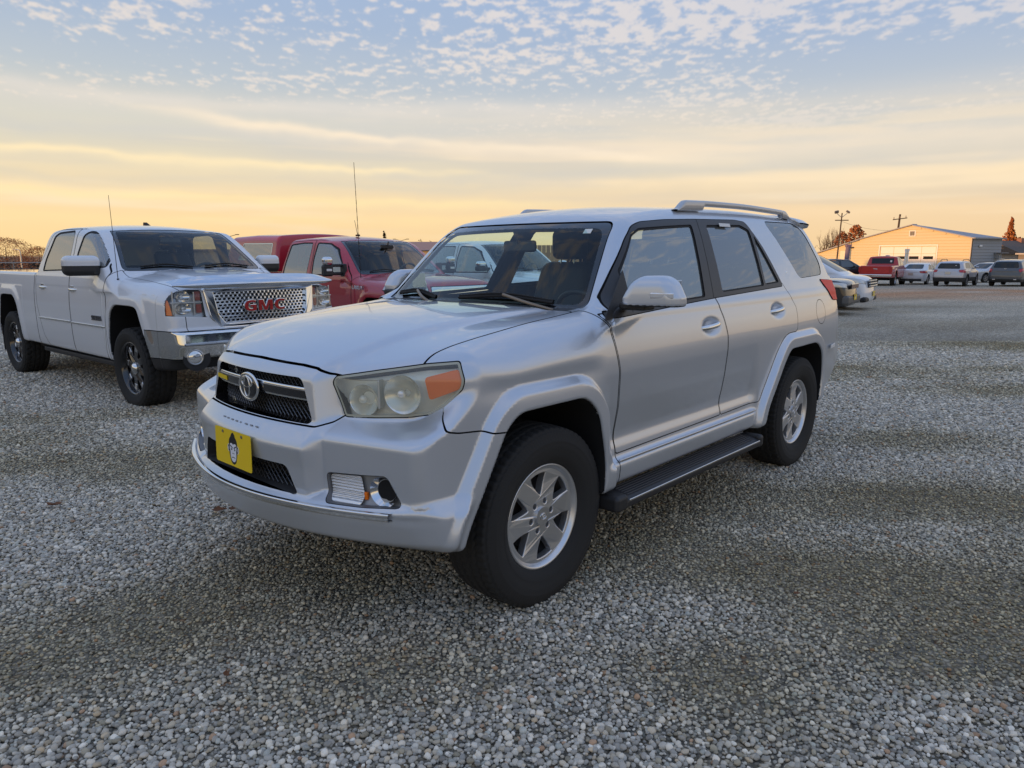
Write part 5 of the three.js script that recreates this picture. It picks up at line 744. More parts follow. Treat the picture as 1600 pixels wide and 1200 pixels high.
// ------------------------------------------------------------------ other parked cars, farther off
const bgWheel = (() => { const g = new THREE.Group(); g.name = 'wheel'; const R = .34; mesh('tyre', ringProfile([[.07, .20], [.10, .225], [.105, .28], [.09, .325], [.07, R], [-.07, R], [-.09, .325], [-.105, .28], [-.10, .22]], 28), M.rubber, g); const holes = []; for (let i = 0; i < 5; i++) { const pt = (r, a) => { const t = (a + i * 72) * Math.PI / 180; return [r * Math.cos(t), r * Math.sin(t)]; }; holes.push([pt(.07, -16), pt(.17, -24), pt(.18, 0), pt(.17, 24), pt(.07, 16)].reverse()); } mesh('rim', faceGeo(circlePts(.215, 28), holes, .02, .003, r => .085), std(.5, .5, .52, .3, 1), g); mesh('brake_disc', cylX(.19, .01, .02, 0, 0, 20), M.well, g); return g; })();
function parkedCar(o) {
  const car = thing(o.name, o.label, o.cat || 'car', o.pos, o.yaw, o.group), L = o.len / 2, hw = o.w / 2, h = o.h || .05;
  const T = lut(o.deck, .10), G = lut(o.roof, .14), belt = o.belt, plan = lut([[-L - .1, hw - .16], [-L + .35, hw - .03], [-.5, hw], [.8, hw], [L - .45, hw - .05], [L + .05, hw - .22]], .15);
  const F = lut([[.2, L - .08], [.35, L - .01], [.55, L], [.75, L - .03], [.95, L - .10], [1.3, L - .5]], .08), Rr = lut([[.2, -L + .12], [.45, -L], [.65, -L], [.95, -L + .05], [1.1, -L + .1], [1.8, -L + (o.tail ?? .5)]], .08);
  const archs = [o.zf, o.zr], ar = o.ar || .40, S = (z, y) => plan(z) - .05 * Math.pow(Math.max(0, .62 - y) / .4, 2) - (y > .85 ? (y - .85) * .14 : 0) + (o.flare || .012) * archs.reduce((s, q) => s + sstep(ar + .12, ar + .04, Math.hypot(z - q, y - .36)), 0);
  const f = (x, y, z) => {
    const a = Math.sqrt(x * x + 1e-6); let l = smax(a - S(z, y), y - (T(z) - .05 * a * a), .09); l = smax(l, z - F(y) + .16 * a * a, .10); l = smax(l, Rr(y) + .10 * a * a - z, .10);
    let g = smax(a - (S(z, belt) - .02 - (o.tumble || .42) * Math.max(0, y - belt)), y - (G(z) - .07 * a * a), .10); g = smax(g, Rr(y) + .12 * a * a - z, .09); g = smax(g, belt - .15 - y, .02);
    let q = smin(l, g, .03); q = smax(q, (o.clear || .24) - y, .05);
    for (const c of archs) if (a > hw - .30) q = Math.max(q, -Math.max(Math.hypot(z - c, y - .36) - ar, hw - .28 - a));
    return q;
  };
  let B = implicit(f, [-hw - .12, .1, -L - .2], [hw + .12, o.top + .12, L + .15], h, 2.2);
  const region = (sdf, gap, gate) => { const [i, r] = split(B, sdf, gap, gate); B = r; return i; }, put = (n, Q, m, off = 0) => Q.t.length && mesh(n, geo(Q, off), m, car);
  put('wheel_housing', region(() => -1, 0, (x, y, z, nx, ny) => (Math.abs(x) < hw - .02 && archs.some(c => Math.abs(Math.hypot(z - c, y - .36) - ar) < .03 && Math.abs(x) > hw - .31)) || ny < -.9), M.well);
  if (o.cladding) put('cladding', region((x, y, z) => Math.min(y - o.cladding, ...archs.map(c => Math.hypot(z - c, y - .36) - ar - .07)), .0, (x, y, z) => true), M.plastic);
  const gl = o.glass || M.bgGlass;
  for (const s of [-1, 1]) for (const wn of o.windows) { const p = polySDF(roundPoly(wn, .06)); put('side_window', region((x, y, z) => p(z, y), .01, (x, y, z, nx) => nx * s > .35 && x * s > .3 && y > belt - .1), gl, -.006); }
  const [r0, r1, rw] = o.rearGlass, [f0, f1, fw] = o.frontGlass; const rp = polySDF(roundPoly([[-rw, r0], [rw, r0], [rw * .84, r1], [-rw * .84, r1]], .07)), fp = polySDF(roundPoly([[-fw, f0], [fw, f0], [fw * .84, f1], [-fw * .84, f1]], .07));
  put('rear_window', region((x, y) => rp(x, y), .01, (x, y, z, nx, ny, nz) => nz < -.25 && Math.abs(nx) < .6 && y > r0 - .1 && z < 0), gl, -.006);
  put('windscreen', region((x, y) => fp(x, y), .01, (x, y, z, nx, ny, nz) => nz > .2 && Math.abs(nx) < .6 && y > f0 - .1 && z > 0 && z < L - .5), gl, -.006);
  for (const s of [-1, 1]) {
    const tl = polySDF(roundPoly(o.tailLamp, .03)); put('tail_light', region((x, y) => tl(Math.abs(x), y), .008, (x, y, z, nx, ny, nz) => x * s > 0 && z < -L + .5 && (nz < -.1 || Math.abs(nx) > .3)), M.red, .004);
    const hl = polySDF(roundPoly(o.headLamp, .03)); put('headlight', region((x, y) => hl(Math.abs(x), y), .008, (x, y, z, nx, ny, nz) => x * s > 0 && z > L - .75 && ny < .8), M.lampwhite, .004);
    const mg = new THREE.Group(); mg.name = 'side_mirror'; car.add(mg); mesh('cap', rbox(.17, .12, .12, .05, s * (hw + .06), belt + .10, o.mirrorZ), o.mirror || o.body, mg); mesh('arm', rbox(.12, .04, .06, .01, s * (hw - .03), belt + .04, o.mirrorZ), M.plastic, mg);
  }
  put('body', B, o.body);
  [[1, o.zf], [1, o.zr], [-1, o.zf], [-1, o.zr]].forEach(([s, z]) => { const w = bgWheel.clone(); w.scale.setScalar((o.wheelR || .34) / .34); w.position.set(s * (hw - .12), o.wheelR || .34, z); w.rotation.y = s < 0 ? Math.PI : 0; car.add(w); });
  if (o.extra) o.extra(car, { L, hw, F, Rr, S });
  return car;
}
M.bgGlass = phys(.02, .026, .03, .06, 0, { ior: 1.4 });
const at = (x, z) => [x, slope(z), z];
const AWAY = 2.30;
// tall wagon with the front towards us
parkedCar({ name: 'white_suv', label: 'white SUV with a chrome barred grille and yellow plate, past the silver SUV tail', pos: at(9.25, -23.7), yaw: .93, len: 5.0, w: 2.0, top: 1.80, h: .034, belt: 1.16, clear: .26, zf: 1.45, zr: -1.41, ar: .42, wheelR: .37, body: paint(.74, .76, .80, 0, .4),
  deck: [[-2.5, 1.15], [1.0, 1.16], [1.3, 1.155], [2.0, 1.09], [2.4, 1.02], [2.6, .9]], roof: [[-2.5, 1.60], [-2.2, 1.72], [-1, 1.79], [.5, 1.77], [.75, 1.70], [1.78, 1.12], [2.1, .9]], tail: .45, rearGlass: [1.25, 1.65, .62], frontGlass: [1.20, 1.70, .74],
  windows: [[[1.25, 1.20], [.6, 1.62], [-.2, 1.64], [-.25, 1.2]], [[-.35, 1.2], [-.3, 1.64], [-1.2, 1.62], [-1.25, 1.2]], [[-1.4, 1.22], [-1.35, 1.61], [-2.0, 1.56], [-2.15, 1.25]]], tailLamp: [[.65, 1.20], [1.1, 1.20], [1.1, .95], [.7, .95]], headLamp: [[.60, .93], [1.1, 1.02], [1.1, .88], [.62, .82]], mirrorZ: 1.1,
  extra(c, { L, F }) { const g = new THREE.Group(); g.name = 'grille'; c.add(g); mesh('backing', rbox(1.05, .25, .05, .02, 0, .84, L - .045), M.black, g); for (let i = 0; i < 3; i++) mesh('bar', rbox(1.08, .045, .05, .015, 0, .76 + i * .08, L - .015 - i * .012), M.chrome, g); mesh('lower_bumper', rbox(1.7, .16, .22, .06, 0, .36, L - .15), M.plastic, c); const p = mesh('license_plate', plateGeo(), plateMat, c); p.position.set(0, .52, L + .02); each('fog_lamp', [cylZ(.06, .03, .72, .45, L - .13, 16), cylZ(.06, .03, -.72, .45, L - .13, 16)], M.plastic, c); } });
parkedCar({ name: 'black_suv', label: 'black SUV nose with yellow plate between silver SUV tail and white SUV', pos: at(7.75, -21.3), yaw: .93, len: 4.6, w: 1.9, top: 1.70, h: .04, belt: 1.08, clear: .28, zf: 1.35, zr: -1.35, ar: .42, wheelR: .37, body: paint(.02, .02, .022, .2, .3),
  deck: [[-2.3, 1.08], [1.0, 1.08], [1.9, 1.02], [2.2, .96], [2.4, .85]], roof: [[-2.3, 1.50], [-2, 1.64], [-1, 1.69], [.1, 1.67], [.35, 1.60], [1.3, 1.04], [1.7, .9]], rearGlass: [1.2, 1.55, .6], frontGlass: [1.12, 1.60, .7], windows: [[[.85, 1.13], [.25, 1.54], [-.3, 1.55], [-.35, 1.13]], [[-.45, 1.13], [-.4, 1.55], [-1.7, 1.5], [-1.9, 1.15]]], tailLamp: [[.65, 1.1], [1.0, 1.1], [1.0, .9], [.7, .9]], headLamp: [[.55, .90], [1.0, .96], [1.0, .82], [.58, .78]], mirrorZ: .75,
  extra(c, { L }) { mesh('lower_bumper', rbox(1.6, .26, .2, .08, 0, .45, L - .10), std(.10, .10, .10, .5), c); mesh('grille', [rbox(.9, .14, .04, .02, 0, .82, L - .03)], M.gloss, c); const p = mesh('license_plate', plateGeo(), plateMat, c); p.position.set(0, .52, L + .012); } });
// the row by the building, seen from behind
{
  const t = truck({ ...trkBase, name: 'red_truck', label: 'bright red pickup truck seen from behind in the row before the building', pos: at(24.9, -47.9), yaw: 2.50, w: .99, body: paint(.42, .012, .014, .1, .4), h: .05, handles: null, wheel: 'alloy', bumper: [.5, .80], glassSide: M.dark, glassFront: M.dark });
  const c = t.car, z = trkBase.rear; for (const s of [-1, 1]) mesh('tail_light', rbox(.14, .34, .05, .03, s * .90, 1.06, z - .005), M.red, c); mesh('tailgate', rbox(1.58, .46, .05, .03, 0, 1.05, z - .012), paint(.46, .012, .014, .1, .4), c); mesh('emblem', rbox(.24, .06, .02, .01, 0, 1.10, z - .045, 0, 0, .12), M.chrome, c); mesh('rear_bumper', rbox(1.9, .18, .2, .05, 0, .68, z - .06), M.chrome, c); mesh('rear_window', rbox(1.30, .36, .02, .06, 0, 1.58, -1.02 + .25 * .23 - .012, .24), M.bgGlass, c); mesh('window_sticker', rbox(.11, .12, .004, .002, -.50, 1.56, -1.0, .24), M.white, c); mesh('roof_light', rbox(.25, .06, .15, .02, -.2, 1.93, -.6), M.white, c);
}
parkedCar({ name: 'white_sedan', label: 'small white sedan seen from behind, right of the bright red truck', pos: at(28.2, -49.6), yaw: 2.40, len: 4.5, w: 1.78, top: 1.45, belt: .98, zf: 1.33, zr: -1.33, ar: .35, wheelR: .31, body: paint(.72, .73, .75, 0, .4),
  deck: [[-2.3, 1.02], [-1.6, 1.04], [.9, .98], [1.9, .86], [2.3, .74]], roof: [[-2.2, .9], [-1.75, 1.02], [-.85, 1.40], [-.2, 1.45], [.3, 1.40], [1.25, .92], [1.6, .8]], tail: .4, rearGlass: [1.06, 1.34, .55], frontGlass: [1.0, 1.36, .62], windows: [[[.75, 1.0], [.15, 1.33], [-.25, 1.34], [-.25, 1.0]], [[-.35, 1.0], [-.35, 1.34], [-.8, 1.32], [-1.25, 1.02]]], tailLamp: [[.48, .92], [.95, .95], [.95, .78], [.55, .78]], headLamp: [[.5, .78], [.95, .84], [.95, .70], [.55, .66]], mirrorZ: .6,
  extra(c, { L }) { mesh('lower_bumper', rbox(1.3, .14, .1, .04, 0, .34, -L + .05), M.plastic, c); mesh('license_plate', rbox(.31, .15, .01, .004, 0, .72, -L - .005), M.lampwhite, c); } });
parkedCar({ name: 'silver_crossover', label: 'silver crossover with black lower cladding seen from behind', pos: at(28.35, -45.7), yaw: 2.375, len: 4.45, w: 1.82, top: 1.60, belt: 1.06, clear: .30, zf: 1.32, zr: -1.30, ar: .39, wheelR: .345, cladding: .56, body: paint(.46, .47, .52, .5, .4),
  deck: [[-2.3, 1.06], [.9, 1.05], [1.8, .96], [2.25, .84]], roof: [[-2.25, 1.30], [-2.0, 1.42], [-1.6, 1.54], [-.6, 1.58], [.1, 1.55], [.35, 1.48], [1.2, 1.0], [1.6, .85]], tail: .55, rearGlass: [1.10, 1.42, .62], frontGlass: [1.08, 1.48, .66], windows: [[[.8, 1.1], [.25, 1.44], [-.3, 1.46], [-.3, 1.1]], [[-.4, 1.1], [-.4, 1.46], [-1.3, 1.42], [-1.6, 1.12]]], tailLamp: [[.55, 1.02], [.98, 1.06], [.98, .86], [.62, .88]], headLamp: [[.5, .86], [.95, .92], [.95, .78], [.55, .72]], mirrorZ: .68,
  extra(c, { L, hw }) { for (const s of [-1, 1]) mesh('roof_rail', tube([[s * .60, 1.56, .1], [s * .60, 1.64, -.05], [s * .60, 1.64, -1.3], [s * .60, 1.55, -1.5]], .018, 16, 6), M.plastic, c); mesh('license_plate', rbox(.31, .15, .01, .004, 0, .84, -L - .0), M.lampwhite, c); mesh('sticker', new THREE.CylinderGeometry(.05, .05, .006, 14).rotateX(Math.PI / 2).translate(-.36, 1.27, -L + .24), M.white, c); } });
parkedCar({ name: 'grey_crossover', label: 'dark grey crossover with narrow upright tail lights seen from behind', pos: at(31.75, -45.3), yaw: 2.325, len: 4.7, w: 1.90, top: 1.66, belt: 1.08, clear: .28, zf: 1.42, zr: -1.38, ar: .41, wheelR: .365, cladding: .46, body: paint(.085, .095, .11, .5, .4),
  deck: [[-2.4, 1.08], [.9, 1.07], [1.9, .98], [2.35, .86]], roof: [[-2.35, 1.34], [-2.1, 1.48], [-1.7, 1.60], [-.6, 1.65], [.1, 1.62], [.35, 1.55], [1.25, 1.02], [1.6, .85]], tail: .5, rearGlass: [1.14, 1.50, .66], frontGlass: [1.1, 1.54, .7], windows: [[[.8, 1.12], [.25, 1.50], [-.3, 1.52], [-.3, 1.12]], [[-.4, 1.12], [-.4, 1.52], [-1.4, 1.46], [-1.75, 1.14]]], tailLamp: [[.66, 1.05], [.98, 1.16], [1.0, 1.04], [.74, .86]], headLamp: [[.6, .86], [1.0, .96], [1.0, .72], [.8, .70]], mirrorZ: .7,
  extra(c, { L }) { mesh('emblem', rbox(.14, .05, .01, .005, 0, 1.08, -L + .06), M.chrome, c); each('exhaust_tip', [rbox(.16, .05, .04, .015, .55, .44, -L + .03), rbox(.16, .05, .04, .015, -.55, .44, -L + .03)], M.chrome, c); each('roof_rail', [tube([[.62, 1.62, .1], [.62, 1.67, -.05], [.62, 1.66, -1.4]], .015, 12, 6), tube([[-.62, 1.62, .1], [-.62, 1.67, -.05], [-.62, 1.66, -1.4]], .015, 12, 6)], M.satin, c); } });
const sed = { len: 4.7, w: 1.84, top: 1.47, belt: 1.0, zf: 1.38, zr: -1.40, ar: .37, wheelR: .33, deck: [[-2.4, 1.02], [-1.6, 1.05], [.9, 1.0], [1.9, .90], [2.3, .78]], roof: [[-2.3, .9], [-1.8, 1.04], [-.9, 1.42], [-.2, 1.47], [.3, 1.42], [1.3, .94], [1.6, .8]], tail: .4, rearGlass: [1.08, 1.36, .56], frontGlass: [1.02, 1.38, .64], windows: [[[.75, 1.03], [.15, 1.36], [-.25, 1.37], [-.25, 1.03]], [[-.35, 1.03], [-.35, 1.37], [-.85, 1.34], [-1.3, 1.05]]], tailLamp: [[.5, .95], [.95, .98], [.95, .80], [.55, .80]], headLamp: [[.5, .82], [.95, .88], [.95, .74], [.55, .70]], mirrorZ: .62 };
parkedCar({ ...sed, name: 'silver_sedan', label: 'silver sedan nose between the silver and dark grey crossovers', pos: at(35.6, -53.5), yaw: -1.25, body: paint(.5, .5, .52, .6, .35) });
parkedCar({ ...sed, name: 'white_sedan', label: 'pale sedan cut by the right frame edge, beyond the dark grey crossover', pos: at(37.2, -49.5), yaw: AWAY, body: paint(.7, .7, .7, 0, .4) });
parkedCar({ ...sed, name: 'blue_sedan', label: 'blue sedan roof beyond the pale sedan at the right frame edge', pos: at(42.0, -56.5), yaw: AWAY + .3, body: paint(.03, .09, .32, .3, .35) });
parkedCar({ ...sed, name: 'dark_van', label: 'dark van with pale side windows left of the bright red truck', cat: 'van', pos: at(22.4, -49.4), yaw: AWAY - .6, top: 1.75, belt: 1.15, roof: [[-2.3, 1.5], [-2.0, 1.68], [-.5, 1.74], [.5, 1.68], [1.5, 1.1], [1.9, .9]], deck: [[-2.4, 1.15], [1.2, 1.14], [1.9, 1.0], [2.3, .84]], windows: [[[.9, 1.18], [.4, 1.58], [-.2, 1.6], [-.2, 1.18]], [[-.35, 1.18], [-.35, 1.6], [-1.1, 1.6], [-1.1, 1.18]], [[-1.25, 1.18], [-1.25, 1.58], [-2.0, 1.54], [-2.05, 1.2]]], rearGlass: [1.22, 1.60, .66], frontGlass: [1.2, 1.62, .7], body: paint(.03, .032, .036, .4, .35), glass: phys(.10, .12, .13, .08, 0, { clearcoat: 1 }) });
// ------------------------------------------------------------------ buildings, poles, trees
{
  const g0 = slope(-72), C = V(45.5, 0, -71.4), ang = Math.atan2(-.5, -.86);     // local: u along the gable (away), v along the side wall, y up
  const b = thing('metal_building', 'tan gabled workshop building with a wide white overhead door', 'building', [C.x, g0, C.z], 0); const U = V(-.503, 0, -.864), Wd = V(.864, 0, -.503);
  const place = g => { const m = new THREE.Matrix4().makeBasis(U, V(0, 1, 0), V(-Wd.x, 0, -Wd.z)); g.applyMatrix4(m); return g; };   // x=u, y, z=-v (outwards is +z)
  const tan = std(.66, .56, .36, .75), grey = std(.34, .35, .36, .75), roofM = std(.32, .33, .37, .6), white = std(.78, .77, .74, .5), trim = std(.55, .52, .45, .6);  // grey is the siding out of the sun, shade put into its colour
  const Wg = 12.1, eave = 3.95, apex = 5.35, top = u => u < Wg / 2 ? lerp(eave, apex, u / (Wg / 2)) : lerp(apex, eave, (u - Wg / 2) / (Wg / 2)), topL = u => u > Wg ? lerp(eave - .05, 2.2, (u - Wg) / 6.2) : top(u);
  const doorR = [3.3, 9.6, 3.15];
  // lap siding: one course after another, leaning out at its foot
  const course = (u0, u1, y0, y1, out) => { const gq = new THREE.BoxGeometry(u1 - u0, y1 - y0 - .02, .03); gq.rotateX(-.13); gq.translate((u0 + u1) / 2, (y0 + y1) / 2, out); return place(gq); };
  const cs = [], hgt = .30; for (let y = .05; y < apex - .1; y += hgt) { let u0 = 0, u1 = 18.3; const ym = y + hgt; const a = y + hgt <= eave ? 0 : (ym - eave) / (apex - eave) * Wg / 2; u0 = a; if (ym > eave - .05) u1 = Wg - a; else { u1 = Wg + Math.max(0, Math.min(6.2, (eave - .05 - ym) / (eave - 2.25) * 6.2)); } if (u1 - u0 < .2) break; if (y < doorR[2]) { cs.push(course(u0, doorR[0], y, y + hgt, .02)); cs.push(course(doorR[1], u1, y, y + hgt, .02)); } else cs.push(course(u0, u1, y, y + hgt, .02)); }
  const sd = mesh('siding', cs, tan, b); sd.userData.kind = 'stuff';
  const wl = []; for (let y = .05; y < eave - .05; y += hgt) { const gq = new THREE.BoxGeometry(.03, Math.min(hgt, eave - y), 5.6); gq.rotateZ(-.13); gq.translate(-.02, y + hgt / 2, -2.8); wl.push(place(gq)); } const sd2 = mesh('siding', wl, grey, b, 'end wall with its shade put into the grey colour'); sd2.userData.kind = 'stuff';
  mesh('wall', [place(extrude([[0.03, 0], [18.3, 0], [18.3, 2.15], [Wg, eave - .06], [Wg, eave - .04], [Wg / 2, apex - .05], [0.03, eave - .04]], .2, 0).translate(0, 0, -.22)), place(box(18.2, 2.1, 5.2, 9.15, 1.05, -2.85)), place(box(12, 1.75, 5.2, 6.04, 3.0, -2.85))], tan, b);
  const rf = []; { const sl = (u0, y0, u1, y1) => { const len = Math.hypot(u1 - u0, y1 - y0), gq = new THREE.BoxGeometry(len, .10, u0 < Wg ? .9 : 6.2); gq.rotateZ(Math.atan2(y1 - y0, u1 - u0)); gq.translate((u0 + u1) / 2, (y0 + y1) / 2 + .03, u0 < Wg ? -.2 : -2.75); return place(gq); }; { const A = [[-.35, eave - .08, .25], [Wg / 2, apex, .25], [Wg / 2, apex, -.5], [-.35, eave - .08, -5.85]], q3 = [], tri = (a, b, c) => q3.push(...a, ...b, ...c), dn = p => [p[0], p[1] - .10, p[2]]; tri(A[0], A[2], A[1]); tri(A[0], A[3], A[2]); tri(dn(A[0]), dn(A[1]), dn(A[2])); tri(dn(A[0]), dn(A[2]), dn(A[3])); tri(A[0], A[1], dn(A[1])); tri(A[0], dn(A[1]), dn(A[0])); tri(A[3], A[0], dn(A[0])); tri(A[3], dn(A[0]), dn(A[3])); tri(A[2], A[3], [Wg, eave, -5.85]); tri(A[2], [Wg, eave, -5.85], A[1]); const gq = new THREE.BufferGeometry(); gq.setAttribute('position', new THREE.Float32BufferAttribute(q3, 3)); gq.computeVertexNormals(); rf.push(place(gq)); }
    rf.push( sl(Wg / 2, apex, Wg, eave), sl(Wg, eave - .06, 18.6, 2.12)); } mesh('roof', rf, roofM, b);
  // overhead door: four sections of panels, one with panes
  const dg = new THREE.Group(); dg.name = 'overhead_door'; b.add(dg); for (let r = 0; r < 4; r++) for (let c = 0; c < 4; c++) { const u = doorR[0] + .12 + (c + .5) * (doorR[1] - doorR[0] - .24) / 4, y = .05 + (r + .5) * .76; mesh('panel', place(rbox(1.46, .72, .05, .02, u, y, -.02)), white, dg); if (r === 2) mesh('pane', place(rbox(1.02, .30, .03, .02, u, y - .02, .012)), M.bgGlass, dg); }
  mesh('door_frame', [place(box(.12, doorR[2], .09, doorR[0], doorR[2] / 2, .04)), place(box(.12, doorR[2], .09, doorR[1], doorR[2] / 2, .04)), place(box(doorR[1] - doorR[0] + .12, .14, .09, (doorR[0] + doorR[1]) / 2, doorR[2] + .07, .04))], white, b);
  const vt = new THREE.Group(); vt.name = 'gable_vent'; b.add(vt); mesh('frame', place(rbox(.72, .62, .05, .02, Wg / 2, 4.45, .06)), white, vt); for (let i = 0; i < 5; i++) mesh('slat', place(box(.50, .065, .02, Wg / 2, 4.27 + i * .09, .093, .5)), M.plastic, vt);
  mesh('corner_trim', [place(box(.12, eave, .12, .0, eave / 2, .04))], trim, b); mesh('downpipe', place(rod([-.10, 0, .12], [-.10, eave - .1, .12], .05)), M.plastic, b); mesh('gutter', place(box(.14, .12, 5.9, -.32, eave - .10, -2.7)), std(.3, .3, .3, .5), b);
  mesh('wall_lamp', [place(rbox(.12, .18, .5, .04, -.14, 3.1, -1.4)), place(box(.1, .06, .06, -.07, 3.1, -1.4))], M.white, b); mesh('wall_lamp', place(rbox(.4, .16, .18, .04, 12.9, 3.05, .12)), M.plastic, b);
  mesh('side_panel', place(box(1.15, 1.9, .05, 13.8, 1.75, .06)), std(.75, .70, .55, .6), b, 'pale sheet fixed to the wall left of the door');
  mesh('air_unit', [place(box(.06, .06, 1.3, -.2, 2.35, -4.9)), place(rbox(.75, .06, 1.3, .02, -.45, 2.4, -4.9)), place(rbox(.45, .5, .55, .04, -.25, 2.1, -4.7))], std(.3, .3, .3, .6), b);
}
{ // dark roofed house beyond the building
  const h = thing('house', 'dark roofed house beyond the workshop at the right edge', 'house', at(63.4, -92), .35); const R1 = std(.11, .085, .07, .8);
  mesh('wall', box(5.4, 2.6, 6, 0, 1.3, 0), std(.34, .29, .24, .8), h); const pr = extrude([[-4, 2.5], [4, 2.5], [0, 4.2]], 6.2, 0).rotateY(Math.PI / 2).translate(-3.1, 0, 0); mesh('roof', pr, R1, h); mesh('chimney', box(.6, 1.0, .6, 1.6, 4.0, .3), std(.3, .16, .12, .9), h); for (const x of [-1.4, 1.4]) { const w = mesh('window', box(1.2, 1.1, .08, x, 1.6, 3.02), M.white, h); mesh('pane', box(1.0, .9, .05, x, 1.6, 3.05), M.bgGlass, w); }
  const s = thing('storage_unit', 'pale flat topped storage unit beyond the dark grey crossover', 'shed', at(52, -69), .2); mesh('wall', box(5, 2.2, 3, 0, 1.1, 0), std(.22, .2, .18, .8), s); mesh('roof', box(5.4, .14, 3.4, 0, 2.27, 0), std(.5, .48, .45, .6), s);
}
{ // far buildings on the horizon
  const k = thing('warehouse', 'low far warehouse with a pinkish roof on the horizon above the red truck hood', 'building', at(-17, -150), .1); mesh('wall', box(26, 4.2, 12, 0, 2.1, 0), std(.6, .5, .36, .8), k); mesh('roof', extrude([[-7, 4.2], [7, 4.2], [0, 6.0]], 27, 0).rotateY(Math.PI / 2).translate(-13.5, 0, 0), std(.38, .24, .20, .7), k);
  const l = thing('warehouse', 'low yellow lit warehouse far behind the canopy truck', 'building', at(-58, -140), .3); mesh('wall', box(34, 4.0, 14, 0, 2, 0), std(.55, .48, .38, .8), l); mesh('roof', box(35, .3, 15, 0, 4.15, 0), std(.3, .22, .2, .7), l);
}
// poles
const wood = std(.075, .055, .042, .9);
{
  const p = thing('utility_pole', 'wooden pole with two flood lights left of the workshop', 'utility pole', at(37.0, -82)); mesh('pole', rod([0, 0, 0], [.25, 7.0, 0], .09, .065, 10), wood, p); mesh('crossarm', box(1.5, .10, .10, .25, 6.2, .05), wood, p); mesh('flood_light', rbox(.44, .30, .2, .05, -.42, 7.1, .1, .5, 0, .2), std(.10, .10, .10, .5), p); mesh('flood_light', rbox(.44, .22, .2, .05, .86, 7.12, .1, .5, 0, -.5), std(.16, .15, .14, .5), p); mesh('bracket', [rod([.22, 6.5, 0], [-.4, 6.98, .05], .03), rod([.24, 6.5, 0], [.82, 6.98, .05], .03)], M.steel, p);
  const q = thing('utility_pole', 'utility pole with crossarm and transformer rising behind the workshop roof', 'utility pole', at(52, -98)); mesh('pole', rod([0, 0, 0], [.35, 7.9, 0], .17, .12, 10), wood, q); mesh('crossarm', box(1.9, .12, .12, .33, 7.3, .1, 0, 0, .12), wood, q); mesh('transformer', cylZ(.24, .5, 0, 0, 0, 12).rotateX(Math.PI / 2).translate(.78, 5.9, .1), std(.12, .12, .12, .5), q); for (const x of [-.5, .33, 1.1]) mesh('insulator', rod([x, 7.3 + (x - .33) * .12, .1], [x, 7.62 + (x - .33) * .12, .1], .05), std(.25, .2, .16, .4), q);
  const post = thing('sign_post', 'short thick violet grey post at the left end of the workshop', 'post', at(34.4, -74)); mesh('post', rod([0, 0, 0], [.1, 3.1, 0], .24, .22, 12), std(.16, .13, .20, .7), post); mesh('cap', rbox(.55, .25, .4, .05, .12, 3.2, 0), std(.2, .14, .2, .7), post);
  const s = thing('street_lamp', 'slim twin arm street lamp standing far off above the red truck windscreen', 'street lamp', at(-17.6, -115)); mesh('pole', rod([0, 0, 0], [0, 5.2, 0], .07, .05), wood, s); mesh('arm', [rod([0, 5.1, 0], [-.9, 5.35, 0], .035), rod([0, 5.1, 0], [.9, 5.35, 0], .035)], wood, s); for (const x of [-1, 1]) mesh('lamp_head', rbox(.45, .1, .22, .04, x * 1.05, 5.36, 0), wood, s);
  const v = thing('street_lamp', 'single arm street lamp tip over the red canopy', 'street lamp', at(-43.5, -112)); mesh('pole', rod([0, 0, 0], [0, 5.8, 0], .08, .05), wood, v); mesh('arm', rod([0, 5.75, 0], [.9, 6.0, 0], .04), wood, v); mesh('lamp_head', rbox(.55, .12, .25, .04, 1.05, 6.0, 0), wood, v);
  const wp = thing('street_lamp', 'pale bent lamp post before the bare trees at the left edge', 'street lamp', at(-45.0, -66)); mesh('pole', tube([[0, 0, 0], [0, 2.4, 0], [-.05, 2.75, 0], [-.35, 2.85, 0]], .06, 20, 6), std(.7, .6, .45, .5), wp); mesh('lamp_head', rbox(.36, .08, .16, .03, -.45, 2.84, 0), std(.7, .6, .45, .5), wp);
  const wire = tag(mesh('power_line', (() => { const a = V(37.2, 6.1 + slope(-82), -82), b2 = V(53.4, 6.0 + slope(-98), -98), pts = []; for (let i = 0; i <= 12; i++) { const t = i / 12; pts.push(a.clone().lerp(b2, t).add(V(0, -1.6 * 4 * t * (1 - t) * .35, 0))); } return new THREE.TubeGeometry(new THREE.CatmullRomCurve3(pts), 24, .012, 4); })(), M.black, scene), 'thin sagging power line between the two utility poles', 'power line');
}
// trees
function bareTree(name, label, pos, H, spread, seed, col, twig = 1, group) {
  const t = thing(name, label, 'tree', pos, 0, group), r = rng(seed), bark = std(...col, .9), tr = [], cr = [];
  const grow = (p, d, len, rad, lev) => { const e = p.clone().addScaledVector(d, len); const g = rod(p.toArray(), e.toArray(), rad, rad * .66, lev < 1 ? 8 : lev < 3 ? 5 : 3); (lev < 2 ? tr : cr).push(g); if (lev >= 5) return; const n = lev === 0 ? 5 : lev < 3 ? 3 : 2 + (r() * twig | 0); for (let i = 0; i < n; i++) { const q = p.clone().lerp(e, lev === 0 ? .45 + .55 * r() : .4 + .6 * r()); const nd = d.clone().multiplyScalar(.9).add(V((r() - .5) * 2 * spread, (r() - .15) * .8, (r() - .5) * 2 * spread)).normalize(); grow(q, nd, len * (.52 + .25 * r()), rad * (.42 + .15 * r()), lev + 1); } };
  grow(V(0, 0, 0), V((r() - .5) * .1, 1, 0).normalize(), H * .40, H * .022, 0); mesh('trunk', tr, bark, t); mesh('crown', cr, bark, t); return t;
}
